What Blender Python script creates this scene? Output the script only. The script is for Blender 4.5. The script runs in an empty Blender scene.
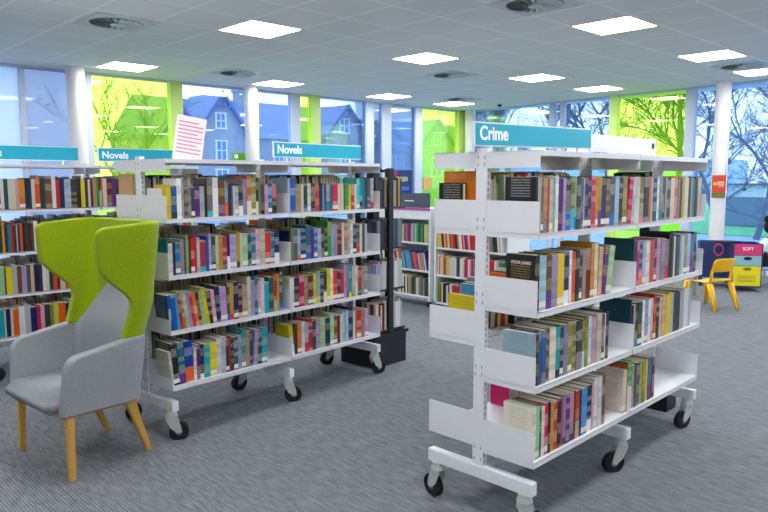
import bpy, bmesh, math, random
from mathutils import Vector, Matrix, Euler
# ------------------------------------------------------------------ camera, sky, exposure
SC = bpy.context.scene
COL = SC.collection
H = 1.45
cam_d = bpy.data.cameras.new('camera'); cam = bpy.data.objects.new('camera', cam_d); COL.objects.link(cam)
cam_d.sensor_width = 36.0; cam_d.lens = 36.0 * 686.0 / 768.0; cam_d.clip_end = 300; cam_d.clip_start = .05
_p, _r, _y = math.radians(6.42), math.radians(-.1), math.radians(46.2)
_F = Vector((math.cos(_y) * math.cos(_p), math.sin(_y) * math.cos(_p), -math.sin(_p)))
_R = Vector((math.sin(_y), -math.cos(_y), 0)); _U = _R.cross(_F)
_R2 = math.cos(_r) * _R + math.sin(_r) * _U; _U2 = -math.sin(_r) * _R + math.cos(_r) * _U
M = Matrix((_R2, _U2, -_F)).transposed().to_4x4(); M.translation = (0, 0, H)
cam.matrix_world = M
SC.camera = cam
SC.view_settings.view_transform = 'Standard'; SC.view_settings.look = 'None'
SC.view_settings.gamma = 1.0; SC.view_settings.use_curve_mapping = False
SC.view_settings.exposure = 0.97
W = bpy.data.worlds.new('overcast_sky'); SC.world = W; W.use_nodes = True
nt = W.node_tree; nt.nodes.clear()
wo = nt.nodes.new('ShaderNodeOutputWorld'); bg = nt.nodes.new('ShaderNodeBackground')
tc = nt.nodes.new('ShaderNodeTexCoord'); sx = nt.nodes.new('ShaderNodeSeparateXYZ'); cr = nt.nodes.new('ShaderNodeValToRGB')
nz = nt.nodes.new('ShaderNodeTexNoise'); nz.inputs['Scale'].default_value = 2.2; nz.inputs['Detail'].default_value = 4
ad = nt.nodes.new('ShaderNodeMath'); ad.operation = 'MULTIPLY_ADD'; ad.inputs[1].default_value = .25
nt.links.new(tc.outputs['Generated'], sx.inputs[0]); nt.links.new(tc.outputs['Generated'], nz.inputs[0])
nt.links.new(nz.outputs[0], ad.inputs[0]); nt.links.new(sx.outputs[2], ad.inputs[2]); nt.links.new(ad.outputs[0], cr.inputs[0])
cr.color_ramp.elements[0].position = .0; cr.color_ramp.elements[0].color = (.72, .80, .92, 1)
cr.color_ramp.elements[1].position = .7; cr.color_ramp.elements[1].color = (.84, .91, 1.0, 1)
nt.links.new(cr.outputs[0], bg.inputs[0]); bg.inputs[1].default_value = 1.75
nt.links.new(bg.outputs[0], wo.inputs[0])
PANEL = 13.5            # brightness of the ceiling light panels

# ------------------------------------------------------------------ materials
def lin(c):
    c = c.lstrip('#'); v = [int(c[i:i + 2], 16) / 255 for i in (0, 2, 4)]
    return tuple((x / 12.92 if x <= .04045 else ((x + .055) / 1.055) ** 2.4) for x in v) + (1,)
MATS = {}
def mat(name, col, rough=.5, metal=0, noise=0, nscale=20, bump=0, bscale=200, spec=.5, stretch=None, sheen=0):
    if name in MATS: return MATS[name]
    m = bpy.data.materials.new(name); m.use_nodes = True; t = m.node_tree
    b = t.nodes['Principled BSDF']; c = lin(col)
    b.inputs['Roughness'].default_value = rough; b.inputs['Metallic'].default_value = metal
    b.inputs['Specular IOR Level'].default_value = spec; b.inputs['Base Color'].default_value = c
    if sheen: b.inputs['Sheen Weight'].default_value = sheen
    co = t.nodes.new('ShaderNodeTexCoord'); mp = t.nodes.new('ShaderNodeMapping')
    if stretch: mp.inputs['Scale'].default_value = stretch
    t.links.new(co.outputs['Object'], mp.inputs[0])
    n = t.nodes.new('ShaderNodeTexNoise'); n.inputs['Scale'].default_value = nscale; n.inputs['Detail'].default_value = 3
    t.links.new(mp.outputs[0], n.inputs[0])
    mx = t.nodes.new('ShaderNodeMix'); mx.data_type = 'RGBA'
    k = noise if noise else .03
    mx.inputs[6].default_value = tuple(x * (1 - k) for x in c[:3]) + (1,); mx.inputs[7].default_value = tuple(min(1, x * (1 + k)) for x in c[:3]) + (1,)
    t.links.new(n.outputs[0], mx.inputs[0]); t.links.new(mx.outputs[2], b.inputs['Base Color'])
    if bump:
        n2 = t.nodes.new('ShaderNodeTexNoise'); n2.inputs['Scale'].default_value = bscale
        t.links.new(mp.outputs[0], n2.inputs[0]); bp = t.nodes.new('ShaderNodeBump'); bp.inputs['Strength'].default_value = bump
        bp.inputs['Distance'].default_value = .002
        t.links.new(n2.outputs[0], bp.inputs['Height']); t.links.new(bp.outputs[0], b.inputs['Normal'])
    MATS[name] = m; return m
WHITE = mat('white_powder_coat', '#E9EBF2', .35)
OFFW = mat('white_laminate', '#E6E9EE', .4)
SLOT = mat('slot_shadow_black', '#6d727a', .8)
WHEEL = mat('black_rubber', '#141416', .55)
ZINC = mat('zinc_plate', '#CDD1CF', .4, .3, .1, 40)
BLACKM = mat('black_metal', '#141519', .45)
TEAL = mat('teal_sign_vinyl', '#0FA3BF', .35)
TXT = mat('white_lettering', '#F6FAFC', .5)
PAGES = mat('book_pages', '#E4DCC4', .9, noise=.12, nscale=400)
GREEN_F = mat('lime_wool_felt', '#93A90B', .95, noise=.34, nscale=150, bump=.6, bscale=500, spec=.1, sheen=.2)
GREY_F = mat('grey_wool_felt', '#9DA1A7', .95, noise=.26, nscale=170, bump=.5, bscale=500, spec=.1)
OAK = mat('light_oak', '#D6A650', .45, noise=.16, nscale=12, stretch=(8, 8, 1))
YEL = mat('yellow_moulded_plastic', '#FFC20E', .38)
COLM = mat('column_white_paint', '#E8E6E8', .6)
ALU = mat('white_window_frame', '#C8D2E4', .45)
ALUY = mat('window_fin_green_lit', '#D6F08A', .45)  # frame colour with the green light of the filmed panes painted in
WALLM = mat('plaster_offwhite', '#DADDE0', .85, noise=.03, nscale=3)

def carpet():
    m = bpy.data.materials.new('striped_grey_carpet'); m.use_nodes = True; t = m.node_tree; b = t.nodes['Principled BSDF']
    b.inputs['Roughness'].default_value = .95; b.inputs['Specular IOR Level'].default_value = .1
    co = t.nodes.new('ShaderNodeTexCoord')
    def noise(scale, det, vec):
        mp = t.nodes.new('ShaderNodeMapping'); mp.inputs['Scale'].default_value = vec; t.links.new(co.outputs['Object'], mp.inputs[0])
        n = t.nodes.new('ShaderNodeTexNoise'); n.inputs['Scale'].default_value = scale; n.inputs['Detail'].default_value = det
        t.links.new(mp.outputs[0], n.inputs[0]); return n
    w = t.nodes.new('ShaderNodeTexWave'); w.bands_direction = 'X'; w.inputs['Scale'].default_value = 22; w.inputs['Distortion'].default_value = 1.2
    w.inputs['Detail'].default_value = 2; w.inputs['Detail Scale'].default_value = 6
    t.links.new(co.outputs['Object'], w.inputs[0])
    n1 = noise(60, 2, (1, .18, 1)); n2 = noise(1.3, 3, (1, 1, 1)); n3 = noise(230, 1, (1, .6, 1))
    a = t.nodes.new('ShaderNodeMath'); a.operation = 'MULTIPLY_ADD'; a.inputs[1].default_value = .38; t.links.new(w.outputs[1], a.inputs[0])
    a2 = t.nodes.new('ShaderNodeMath'); a2.operation = 'MULTIPLY_ADD'; a2.inputs[1].default_value = .9; t.links.new(n1.outputs[0], a2.inputs[0])
    t.links.new(a2.outputs[0], a.inputs[2])
    a3 = t.nodes.new('ShaderNodeMath'); a3.operation = 'MULTIPLY_ADD'; a3.inputs[1].default_value = .35; t.links.new(n3.outputs[0], a3.inputs[0]); a3.inputs[2].default_value = -.3
    t.links.new(a3.outputs[0], a2.inputs[2])
    r = t.nodes.new('ShaderNodeValToRGB'); r.color_ramp.elements[0].position = .12; r.color_ramp.elements[1].position = .95
    r.color_ramp.elements[0].color = lin('#55595F'); r.color_ramp.elements[1].color = lin('#93979E')
    t.links.new(a.outputs[0], r.inputs[0]); t.links.new(r.outputs[0], b.inputs['Base Color'])
    bp = t.nodes.new('ShaderNodeBump'); bp.inputs['Strength'].default_value = .5; bp.inputs['Distance'].default_value = .004
    t.links.new(a.outputs[0], bp.inputs['Height']); t.links.new(bp.outputs[0], b.inputs['Normal'])
    return m
def ceiling_mat(gx, gy, px, py):
    m = bpy.data.materials.new('ceiling_tiles'); m.use_nodes = True; t = m.node_tree; b = t.nodes['Principled BSDF']
    b.inputs['Roughness'].default_value = .9; b.inputs['Specular IOR Level'].default_value = .15
    co = t.nodes.new('ShaderNodeTexCoord'); s = t.nodes.new('ShaderNodeSeparateXYZ'); t.links.new(co.outputs['Object'], s.inputs[0])
    outs = []
    for i, (g, p) in enumerate(((gx, px), (gy, py))):
        a = t.nodes.new('ShaderNodeMath'); a.operation = 'SUBTRACT'; a.inputs[1].default_value = g - p / 2 - 20 * p; t.links.new(s.outputs[i], a.inputs[0])
        d = t.nodes.new('ShaderNodeMath'); d.operation = 'DIVIDE'; d.inputs[1].default_value = p; t.links.new(a.outputs[0], d.inputs[0])
        fr = t.nodes.new('ShaderNodeMath'); fr.operation = 'FRACT'; t.links.new(d.outputs[0], fr.inputs[0])
        q = t.nodes.new('ShaderNodeMath'); q.operation = 'PINGPONG'; q.inputs[1].default_value = .5; t.links.new(fr.outputs[0], q.inputs[0])
        l = t.nodes.new('ShaderNodeMath'); l.operation = 'LESS_THAN'; l.inputs[1].default_value = .02; t.links.new(q.outputs[0], l.inputs[0]); outs.append(l)
    mxm = t.nodes.new('ShaderNodeMath'); mxm.operation = 'MAXIMUM'; t.links.new(outs[0].outputs[0], mxm.inputs[0]); t.links.new(outs[1].outputs[0], mxm.inputs[1])
    mx = t.nodes.new('ShaderNodeMix'); mx.data_type = 'RGBA'; mx.inputs[6].default_value = lin('#E9E9E7'); mx.inputs[7].default_value = lin('#FCFCFA')
    t.links.new(mxm.outputs[0], mx.inputs[0]); t.links.new(mx.outputs[2], b.inputs['Base Color'])
    n = t.nodes.new('ShaderNodeTexNoise'); n.inputs['Scale'].default_value = 90; t.links.new(co.outputs['Object'], n.inputs[0])
    bp = t.nodes.new('ShaderNodeBump'); bp.inputs['Strength'].default_value = .2; bp.inputs['Distance'].default_value = .003
    t.links.new(n.outputs[0], bp.inputs['Height']); t.links.new(bp.outputs[0], b.inputs['Normal'])
    return m
def glass(name, tint, haze=0, hazecol=None, gloss=.9):
    m = bpy.data.materials.new(name); m.use_nodes = True; t = m.node_tree; t.nodes.clear()
    o = t.nodes.new('ShaderNodeOutputMaterial'); tr = t.nodes.new('ShaderNodeBsdfTransparent'); tr.inputs[0].default_value = tint
    gl = t.nodes.new('ShaderNodeBsdfGlossy'); gl.inputs['Roughness'].default_value = .02; gl.inputs[0].default_value = (.9, .95, 1, 1)
    fr = t.nodes.new('ShaderNodeFresnel'); fr.inputs[0].default_value = 1.5
    f2 = t.nodes.new('ShaderNodeMath'); f2.operation = 'MULTIPLY'; f2.inputs[1].default_value = gloss; t.links.new(fr.outputs[0], f2.inputs[0])
    mx = t.nodes.new('ShaderNodeMixShader'); t.links.new(f2.outputs[0], mx.inputs[0]); t.links.new(gl.outputs[0], mx.inputs[2])
    src = tr
    if haze:
        tl = t.nodes.new('ShaderNodeBsdfTranslucent'); tl.inputs[0].default_value = hazecol
        df = t.nodes.new('ShaderNodeBsdfDiffuse'); df.inputs[0].default_value = hazecol
        hm = t.nodes.new('ShaderNodeMixShader'); hm.inputs[0].default_value = .4; t.links.new(tl.outputs[0], hm.inputs[1]); t.links.new(df.outputs[0], hm.inputs[2])
        m2 = t.nodes.new('ShaderNodeMixShader'); m2.inputs[0].default_value = haze
        t.links.new(tr.outputs[0], m2.inputs[1]); t.links.new(hm.outputs[0], m2.inputs[2]); src = m2
    t.links.new(src.outputs[0], mx.inputs[1]); t.links.new(mx.outputs[0], o.inputs[0])
    return m
def emis(name, col, s):
    m = bpy.data.materials.new(name); m.use_nodes = True; t = m.node_tree; t.nodes.clear()
    o = t.nodes.new('ShaderNodeOutputMaterial'); e = t.nodes.new('ShaderNodeEmission'); e.inputs[0].default_value = col; e.inputs[1].default_value = s
    t.links.new(e.outputs[0], o.inputs[0]); return m

# ------------------------------------------------------------------ mesh helpers
class MB:
    def __init__(s): s.bm = bmesh.new(); s.mi = 0
    def _set(s, faces):
        for f in faces: f.material_index = s.mi
    def box(s, x0, x1, y0, y1, z0, z1, bev=0, rot=None, piv=None):
        r = bmesh.ops.create_cube(s.bm, size=1)
        vs = r['verts']
        for v in vs:
            v.co = Vector(((x0 + x1) / 2 + v.co.x * (x1 - x0), (y0 + y1) / 2 + v.co.y * (y1 - y0), (z0 + z1) / 2 + v.co.z * (z1 - z0)))
        fs = list({f for v in vs for f in v.link_faces}); s._set(fs)
        if rot is not None:
            p = Vector(piv) if piv else Vector(((x0 + x1) / 2, (y0 + y1) / 2, (z0 + z1) / 2))
            q = Euler(rot).to_matrix()
            for v in vs: v.co = q @ (v.co - p) + p
        if bev:
            es = list({e for f in fs for e in f.edges})
            b = bmesh.ops.bevel(s.bm, geom=es, offset=bev, segments=2, affect='EDGES', clamp_overlap=True)
            s._set(b['faces'])
        return s
    def tube(s, p0, p1, r0, r1=None, n=16, cap=True):
        p0, p1 = Vector(p0), Vector(p1); r1 = r0 if r1 is None else r1
        d = p1 - p0
        r = bmesh.ops.create_cone(s.bm, cap_ends=cap, segments=n, radius1=r0, radius2=r1, depth=d.length)
        q = d.to_track_quat('Z', 'Y').to_matrix()
        for v in r['verts']: v.co = q @ v.co + (p0 + p1) / 2
        s._set({f for v in r['verts'] for f in v.link_faces})
        return s
    def taper(s, p0, p1, a0, b0, a1, b1, bev=.004):       # rectangular tapered bar, a along x, b along y
        p0, p1 = Vector(p0), Vector(p1)
        v = [s.bm.verts.new(p + Vector((sx_ * a / 2, sy_ * b / 2, 0))) for p, a, b in ((p0, a0, b0), (p1, a1, b1)) for sx_, sy_ in ((-1, -1), (1, -1), (1, 1), (-1, 1))]
        fs = [s.bm.faces.new(x) for x in ((v[3], v[2], v[1], v[0]), (v[4], v[5], v[6], v[7]), (v[0], v[1], v[5], v[4]), (v[1], v[2], v[6], v[5]), (v[2], v[3], v[7], v[6]), (v[3], v[0], v[4], v[7]))]
        s._set(fs)
        if bev: s._set(bmesh.ops.bevel(s.bm, geom=list({e for f in fs for e in f.edges}), offset=bev, segments=2, affect='EDGES')['faces'])
        return s
    def poly(s, pts, axis, t0, t1):                        # prism: pts 2D, extruded along axis from t0 to t1
        def P(a, b, t):
            return Vector((t, a, b)) if axis == 'x' else (Vector((a, t, b)) if axis == 'y' else Vector((a, b, t)))
        A = [s.bm.verts.new(P(a, b, t0)) for a, b in pts]; B = [s.bm.verts.new(P(a, b, t1)) for a, b in pts]
        fs = [s.bm.faces.new(A), s.bm.faces.new(B[::-1])]
        n = len(pts)
        for i in range(n): fs.append(s.bm.faces.new((A[i], B[i], B[(i + 1) % n], A[(i + 1) % n])))
        s._set(fs); bmesh.ops.recalc_face_normals(s.bm, faces=fs); return s
    def ball(s, c, r, sc=(1, 1, 1), n=14):
        q = bmesh.ops.create_uvsphere(s.bm, u_segments=n, v_segments=max(6, n // 2 + 1), radius=r)
        for v in q['verts']: v.co = Vector((v.co.x * sc[0] + c[0], v.co.y * sc[1] + c[1], v.co.z * sc[2] + c[2]))
        s._set({f for v in q['verts'] for f in v.link_faces}); return s
    def build(s, name, mats, parent=None, smooth=False):
        me = bpy.data.meshes.new(name); s.bm.to_mesh(me); s.bm.free()
        for m in (mats if isinstance(mats, (list, tuple)) else [mats]): me.materials.append(m)
        if smooth: me.polygons.foreach_set('use_smooth', [True] * len(me.polygons))
        return link(name, me, parent)
def link(name, data, parent=None):
    o = bpy.data.objects.new(name, data); COL.objects.link(o)
    if parent is not None: o.parent = parent
    return o
def tag(o, label=None, cat=None, group=None, kind=None):
    if label: o['label'] = label
    if cat: o['category'] = cat
    if group: o['group'] = group
    if kind: o['kind'] = kind
    return o
def empty(name, loc=(0, 0, 0), rz=0, **k):
    o = bpy.data.objects.new(name, None); COL.objects.link(o); o.empty_display_size = .1
    o.location = loc; o.rotation_euler = (0, 0, rz); return tag(o, **k)
def struct(o): o['kind'] = 'structure'; return o
def copy_tree(o, parent=None):
    c = o.copy(); COL.objects.link(c); c.parent = parent
    for ch in list(o.children): copy_tree(ch, c)
    return c
def text(name, s, size, m, parent, loc, rot, extr=.001, bold=.0, align='LEFT'):
    cu = bpy.data.curves.new(name, 'FONT'); cu.body = s; cu.size = size; cu.extrude = extr; cu.offset = bold; cu.align_x = align
    cu.materials.append(m); o = link(name, cu, parent); o.location = loc; o.rotation_euler = rot; return o
R = math.radians

# ------------------------------------------------------------------ the room
CH = 2.893; XW = 11.73; YW = 9.63; X0 = -4.2; Y0 = -4.2
GX, GY, PX, PY = 3.88, 5.77, .588, .61
struct(MB().box(X0, XW + .3, Y0, YW + .3, -.1, 0).build('floor', carpet()))
struct(MB().box(X0, XW + .3, Y0, YW + .3, CH, CH + .12).build('ceiling', ceiling_mat(GX, GY, PX, PY)))
struct(MB().box(X0 - .15, X0, Y0, YW + .3, 0, CH).build('wall_back_left', WALLM))
struct(MB().box(X0, XW + .3, Y0 - .15, Y0, 0, CH).build('wall_back_right', WALLM))
G_CLEAR = glass('clear_blue_glass', (.70, .83, .98, 1), .05, (.35, .5, .9, 1))
G_GREEN = glass('lime_filmed_glass', (.86, 1.0, .40, 1), .14, (.42, .9, .03, 1), .6)
G_GREY = glass('grey_filmed_glass', (.55, .64, .78, 1), .55, (.42, .47, .56, 1), .5)
G_PALE = glass('frosted_pale_glass', (.8, .9, 1, 1), .75, (.64, .73, .85, 1), .4)
def wall_x(z0=0.06, z1=CH - .03):
    """glazed wall along x at y = YW"""
    panes = [(-.0, 2.82, G_PALE), (2.88, 3.45, G_GREY), (3.72, 4.86, G_GREEN), (5.06, 6.22, G_CLEAR), (6.30, 7.05, G_CLEAR), (7.24, 7.48, G_GREEN),
             (7.68, 8.77, G_CLEAR), (8.96, 9.20, G_CLEAR), (9.42, 10.10, G_CLEAR), (10.30, 11.42, G_GREEN)]
    n = 0
    for a, b, g in panes:
        n += 1
        w = MB().box(a, b, YW + .03, YW + .04, z0, z1).build('window_%d' % n, g); struct(w)
    edges = [(-.06, 0), (2.82, 2.88), (3.45, 3.72), (4.86, 5.06), (6.22, 6.30), (7.05, 7.24), (7.48, 7.68), (8.77, 8.96), (9.20, 9.42), (10.10, 10.30), (11.42, 11.72)]
    for i, (a, b) in enumerate(edges):
        lime = i in (3, 6, 10)  # mullions whose sides get the green pane light as colour
        f = MB()
        f.box(a, b, YW - .02, YW + .08, 0, CH)
        struct(f.build('trim_%d' % (i + 1), ALUY if lime else ALU))
    struct(MB().box(-.06, XW, YW - .015, YW + .07, 0, .06).build('trim_sill_left', ALU))
    struct(MB().box(-.06, XW, YW - .015, YW + .07, CH - .03, CH).build('trim_head_left', ALU))
    struct(MB().box(X0, -.06, YW, YW + .15, 0, CH).build('wall_left', WALLM))
    return n
n = wall_x()
def wall_y(n, z0=.06, z1=CH - .03):
    """second glazed wall, turned 5.1 degrees; a runs along it"""
    def put(o): o.location = (11.18, 3.5, 0); o.rotation_euler = (0, 0, R(-5.1)); return struct(o)
    for a, b, g in [(3.95, 5.95, G_CLEAR), (2.64, 3.62, G_CLEAR), (1.25, 2.49, G_GREEN), (-1.75, 1.10, G_CLEAR), (-4.6, -1.85, G_CLEAR)]:
        n += 1
        put(MB().box(.03, .04, a, b, z0, z1).build('window_%d' % n, g))
    for i, (a, b, m) in enumerate([(5.95, 6.2, ALU), (3.62, 3.95, ALU), (2.49, 2.64, ALUY), (1.10, 1.25, ALU), (-1.85, -1.75, ALU), (-4.7, -4.6, ALU)]):
        if i == 1: put(MB().box(-.02, .08, 3.84, 3.95, 0, CH).box(-.02, .08, 3.62, 3.70, 0, CH).build('trim_21', m)); put(MB().box(.03, .04, 3.70, 3.84, 0, CH).build('window_%d' % (n + 1), G_CLEAR))
        else: put(MB().box(-.02, .08, a, b, 0, CH).build('trim_%d' % (i + 20), m))
    put(MB().box(-.015, .07, -4.6, 6.15, 0, .06).build('trim_sill_right', ALU))
    put(MB().box(-.015, .07, -4.6, 6.15, CH - .03, CH).build('trim_head_right', ALU))
    put(MB().box(0, .15, -8.4, -4.6, 0, CH).build('wall_right', WALLM))
wall_y(n)
for i, (x, y, r) in enumerate([(3.42, 9.36, .115), (6.12, 9.40, .11), (11.58, 9.42, .11), (10.98, 4.06, .108)]):
    struct(MB().tube((x, y, 0), (x, y, CH), r, n=40, cap=False).build('trim_column_%d' % (i + 1), COLM, smooth=True))
# recessed square light panels in the tile grid
EM = emis('light_panel_glow', (1, .985, .96, 1), PANEL)
def panel(i, j, lab):
    x, y = GX + PX * i, GY + PY * j
    t = empty('ceiling_light', (x, y, CH), label=lab, cat='light', group='square ceiling light panels')
    f = MB()
    for a, b, c, d in ((-.30, .30, -.30, -.282), (-.30, .30, .282, .30), (-.30, -.282, -.282, .282), (.282, .30, -.282, .282)): f.box(a, b, c, d, -.008, -.001)
    f.build('frame', WHITE, t)
    MB().box(-.282, .282, -.282, .282, -.006, -.002).build('diffuser', EM, t)
seen = {(0, 0): 'bright square ceiling panel light at upper left, largest one above the left bookcases', (4, 0): 'square ceiling panel light in the middle, left of the round green-tinted vent',
        (8, 0): 'square ceiling panel light just left of the small sprinkler head', (11, 0): 'thin square ceiling panel light right above the blue windows beside the green pane',
        (4, -4): 'large bright square ceiling panel light right of the nearest round vent', (8, -4): 'square ceiling panel light at the right, above the green window',
        (11, -4): 'ceiling panel light cut by the right picture edge', (0, 5): 'square ceiling panel light directly above the left green window',
        (4, 5): 'thin square ceiling panel light beside the white column, over the chimney house', (8, 5): 'thin square ceiling panel light above the dark house gable',
        (11, 5): 'farthest thin square ceiling panel light above the narrow green corner window'}
for ij, l in seen.items(): panel(ij[0], ij[1], l)
for i in (-8, -4, 0, 4, 8, 11):
    for j in (-12, -8, -4, 0, 5):
        if (i, j) not in seen and not (i < -4 and j > 0): panel(i, j, 'square ceiling panel light outside the view, %s row %s column' % ({-12: 'rearmost', -8: 'rear', -4: 'third', 0: 'fourth', 5: 'window side'}[j], {-8: 'first', -4: 'second', 0: 'third', 4: 'fourth', 8: 'fifth', 11: 'last'}[i]))
# swirl air diffusers
def vent(x, y, lab):
    t = empty('ceiling_vent', (x, y, CH), label=lab, cat='vent', group='round swirl air vents in the ceiling')
    MB().box(-.29, .29, -.29, .29, -.007, -.001).build('plate', mat('vent_white', '#CFD2D3', .5), t)
    b = MB().tube((0, 0, -.0085), (0, 0, -.0072), .24, n=40)
    b.build('throat', mat('vent_dark', '#858A88', .8), t)
    f = MB()
    for k in range(20):
        a = k * math.tau / 20
        c, s_ = math.cos(a), math.sin(a)
        vs = [f.bm.verts.new((r_ * math.cos(a + o_), r_ * math.sin(a + o_), z)) for r_, o_, z in ((.06, 0, -.010), (.235, .08, -.010), (.235, .26, -.02), (.06, .2, -.02))]
        f.bm.faces.new(vs)
    f.tube((0, 0, -.022), (0, 0, -.009), .06, n=24)
    f.build('blades', mat('vent_white', '#CFD2D3', .5), t)
for x, y, l in ((2.76, 6.46, 'round ceiling vent above the leftmost windows'), (5.21, 8.32, 'round ceiling vent near the white column and twin gable'), (7.48, 6.44, 'green-tinted round ceiling vent in the middle'),
                (5.0, 3.39, 'nearest round ceiling vent, cut by the top edge'), (9.64, 3.36, 'round ceiling vent at the right beside a light panel'), (9.84, 8.22, 'farthest small round ceiling vent near the green corner')):
    vent(x, y, l)
s = empty('sprinkler_head', (8.73, 5.27, CH), label='small white sprinkler head hanging from the ceiling', cat='sprinkler')
MB().tube((0, 0, -.012), (0, 0, -.001), .04, n=20).build('rose', WHITE, s); MB().tube((0, 0, -.05), (0, 0, -.012), .012).tube((0, 0, -.056), (0, 0, -.05), .022).build('nozzle', ZINC, s)
s = empty('ceiling_camera', (10.9, 8.15, CH), label='small dark dome camera on the ceiling near the corner', cat='camera')
MB().tube((0, 0, -.03), (0, 0, -.001), .05, n=20).build('base', WHITE, s); MB().ball((0, 0, -.03), .045).build('dome', BLACKM, s, True)

# ------------------------------------------------------------------ bookcases on wheels
def upright_mesh(side_slots=True):
    m = MB(); m.box(-.015, .015, -.0275, .0275, .17, 1.575, .002)
    m.mi = 1
    z = .24
    while z < 1.55:
        for s in (-1, 1):
            m.box(-.007, -.002, s * .0275 - .0006, s * .0275 + .0006, z, z + .015)
        z += .0263
    for zz in (.25, .30, .62, .655, .93, .965, 1.24, 1.275, 1.50, 1.53):
        for yy in (-.016, .016):
            for sx_ in (-1, 1): m.box(sx_ * .015 - .0005, sx_ * .015 + .0005, yy - .0018, yy + .0018, zz, zz + .014)
    return m
def caster(parent, x, y, yaw):
    c = MB()
    c.tube((0, 0, .155), (0, 0, .172), .028, n=20).tube((0, 0, .14), (0, 0, .157), .034, .03, n=20)
    for s in (-1, 1):
        c.poly([(-.03, .148), (.024, .148), (.05, .075), (.052, .045), (.03, .04), (-.006, .07), (-.034, .125)], 'y', s * .020 - .0015, s * .020 + .0015)
    c.tube((.036, -.024, .052), (.036, .024, .052), .009, n=12)
    o = c.build('caster', ZINC, parent); o.location = (x, y, 0); o.rotation_euler = (0, 0, yaw)
    w = MB().tube((.036, -.013, .048), (.036, .013, .048), .048, n=28)
    w.bm.verts.ensure_lookup_table()
    bmesh.ops.bevel(w.bm, geom=[e for e in w.bm.edges if abs(e.verts[0].co.y - e.verts[1].co.y) < 1e-5], offset=.005, segments=2, affect='EDGES')
    w.mi = 1; w.tube((.036, -.016, .048), (.036, .016, .048), .020, n=16)
    w.build('wheel', [WHEEL, mat('wheel_hub_grey', '#6d7073', .5)], o, False)
def shelf_bay(parent, a0, a1, side, z, canopy=False):
    """side -1: front half (y 0 .. .262), +1: back half; z = underside of the lip"""
    ye, yi = (0.0, .25) if side < 0 else (.525 if canopy or z > 1.2 else .55, .30)
    lo, hi = min(ye, yi), max(ye, yi)
    m = MB()
    if canopy:
        m.box(a0, a1, lo, hi, z + .018, z + .022)
        m.box(a0, a1, ye - .001 if side < 0 else ye - .002, ye + .002 if side < 0 else ye + .001, z, z + .022)
        d = m.build('canopy_shelf', WHITE, parent)
        for x in (a0 + .001, a1 - .001): MB().box(x - .001, x + .001, lo, hi, z - .045, z + .0215).build('end_plate', WHITE, d)
    else:
        m.box(a0, a1, lo, hi, z + .018, z + .022)
        m.box(a0, a1, min(ye, ye - side * .002), max(ye, ye - side * .002), z, z + .022)
        m.box(a0, a1, min(ye - side * .002, ye - side * .014), max(ye - side * .002, ye - side * .014), z, z + .002)
        d = m.build('shelf', WHITE, parent)
        for x in (a0 + .001, a1 - .001):
            MB().box(x - .001, x + .001, lo, hi, z, z + .148).build('end_plate', WHITE, d)
def unit(name, loc, rz, L, zf, zb, bays=2, cy=((-35, 20), (-20, 170), (-10, 160)), **tags):
    t = empty(name, loc, rz, **tags)
    bw = L / bays
    up = None
    for k in range(bays + 1):
        a = .013 + k * bw
        if up is None: up = upright_mesh().build('upright', [WHITE, SLOT], t); up.location = (a, .275, 0)
        else:
            q = up.copy(); COL.objects.link(q); q.parent = t; q.location = (a, .275, 0)
        MB().box(a - .02, a + .02, 0, .55, .172, .229, .003).build('foot', WHITE, t)
        caster(t, a, .045, R(cy[k][0])); caster(t, a, .505, R(cy[k][1]))
    for k in range(bays):
        a0, a1 = .013 + k * bw + .004, .013 + (k + 1) * bw - .004
        if k == 0: a0 = 0.0
        if k == bays - 1: a1 = L + .026
        for z in zf: shelf_bay(t, a0, a1, -1, z)
        for z in zb: shelf_bay(t, a0, a1, 1, z)
        shelf_bay(t, a0, a1, -1, 1.537, True); shelf_bay(t, a0, a1, 1, 1.537, True)
        MB().box(a0 + .02, a1 - .02, .265, .285, .19, .22).build('crossbar', WHITE, t)
    return t
ZF = [.290, .600, .905, 1.214]
UC = dict(loc=(2.255, 1.49, 0), rz=R(1.7)); UL = dict(loc=(1.70, 3.45, 0), rz=R(5.5)); UU = dict(loc=(1.28, 5.40, 0), rz=0)
crime = unit('mobile_bookcase', UC['loc'], UC['rz'], 1.71, ZF, [.31, .745, 1.214], cy=((-60, 75), (150, 60), (165, 200)), label='white wheeled double-sided metal bookcase nearest at right under the Crime sign', cat='bookcase')
novels = unit('mobile_bookcase', UL['loc'], UL['rz'], 1.71, ZF, ZF, label='white wheeled metal bookcase in the middle behind the lime wing chair, Novels sign on top', cat='bookcase')
rear = unit('mobile_bookcase', UU['loc'], UU['rz'], 1.66, ZF, ZF, label='white metal bookcase at far left behind the chair, two Novels signs on top', cat='bookcase')
def sign(par, a0, a1, txt, z0=1.60, z1=1.70, tilt=0):
    o = MB().box(a0, a1, .270, .280, z0 - .006, z1 + .006).build('sign_panel', WHITE, par)
    MB().box(a0 + .007, a1 - .003, .2665, .2705, z0, z1).build('sign_face', TEAL, o)
    for a in (a0 + .12, a1 - .12): MB().box(a - .006, a + .006, .271, .279, 1.56, z0).build('sign_clip', WHITE, o)
    text('sign_lettering', txt, .078, TXT, o, (a0 + .03, .2655, z0 + .022), (R(90), 0, 0), .0006, .0019)
    if tilt: o.rotation_euler = (0, R(-tilt), 0); o.location.z = -.002
sign(crime, -.03, .925, 'Crime', 1.588, 1.675, 1.0); sign(novels, .975, 1.83, 'Novels', 1.60, 1.69)
sign(rear, -.02, .785, 'Novels'); sign(rear, .94, 1.62, 'Novels')
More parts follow.
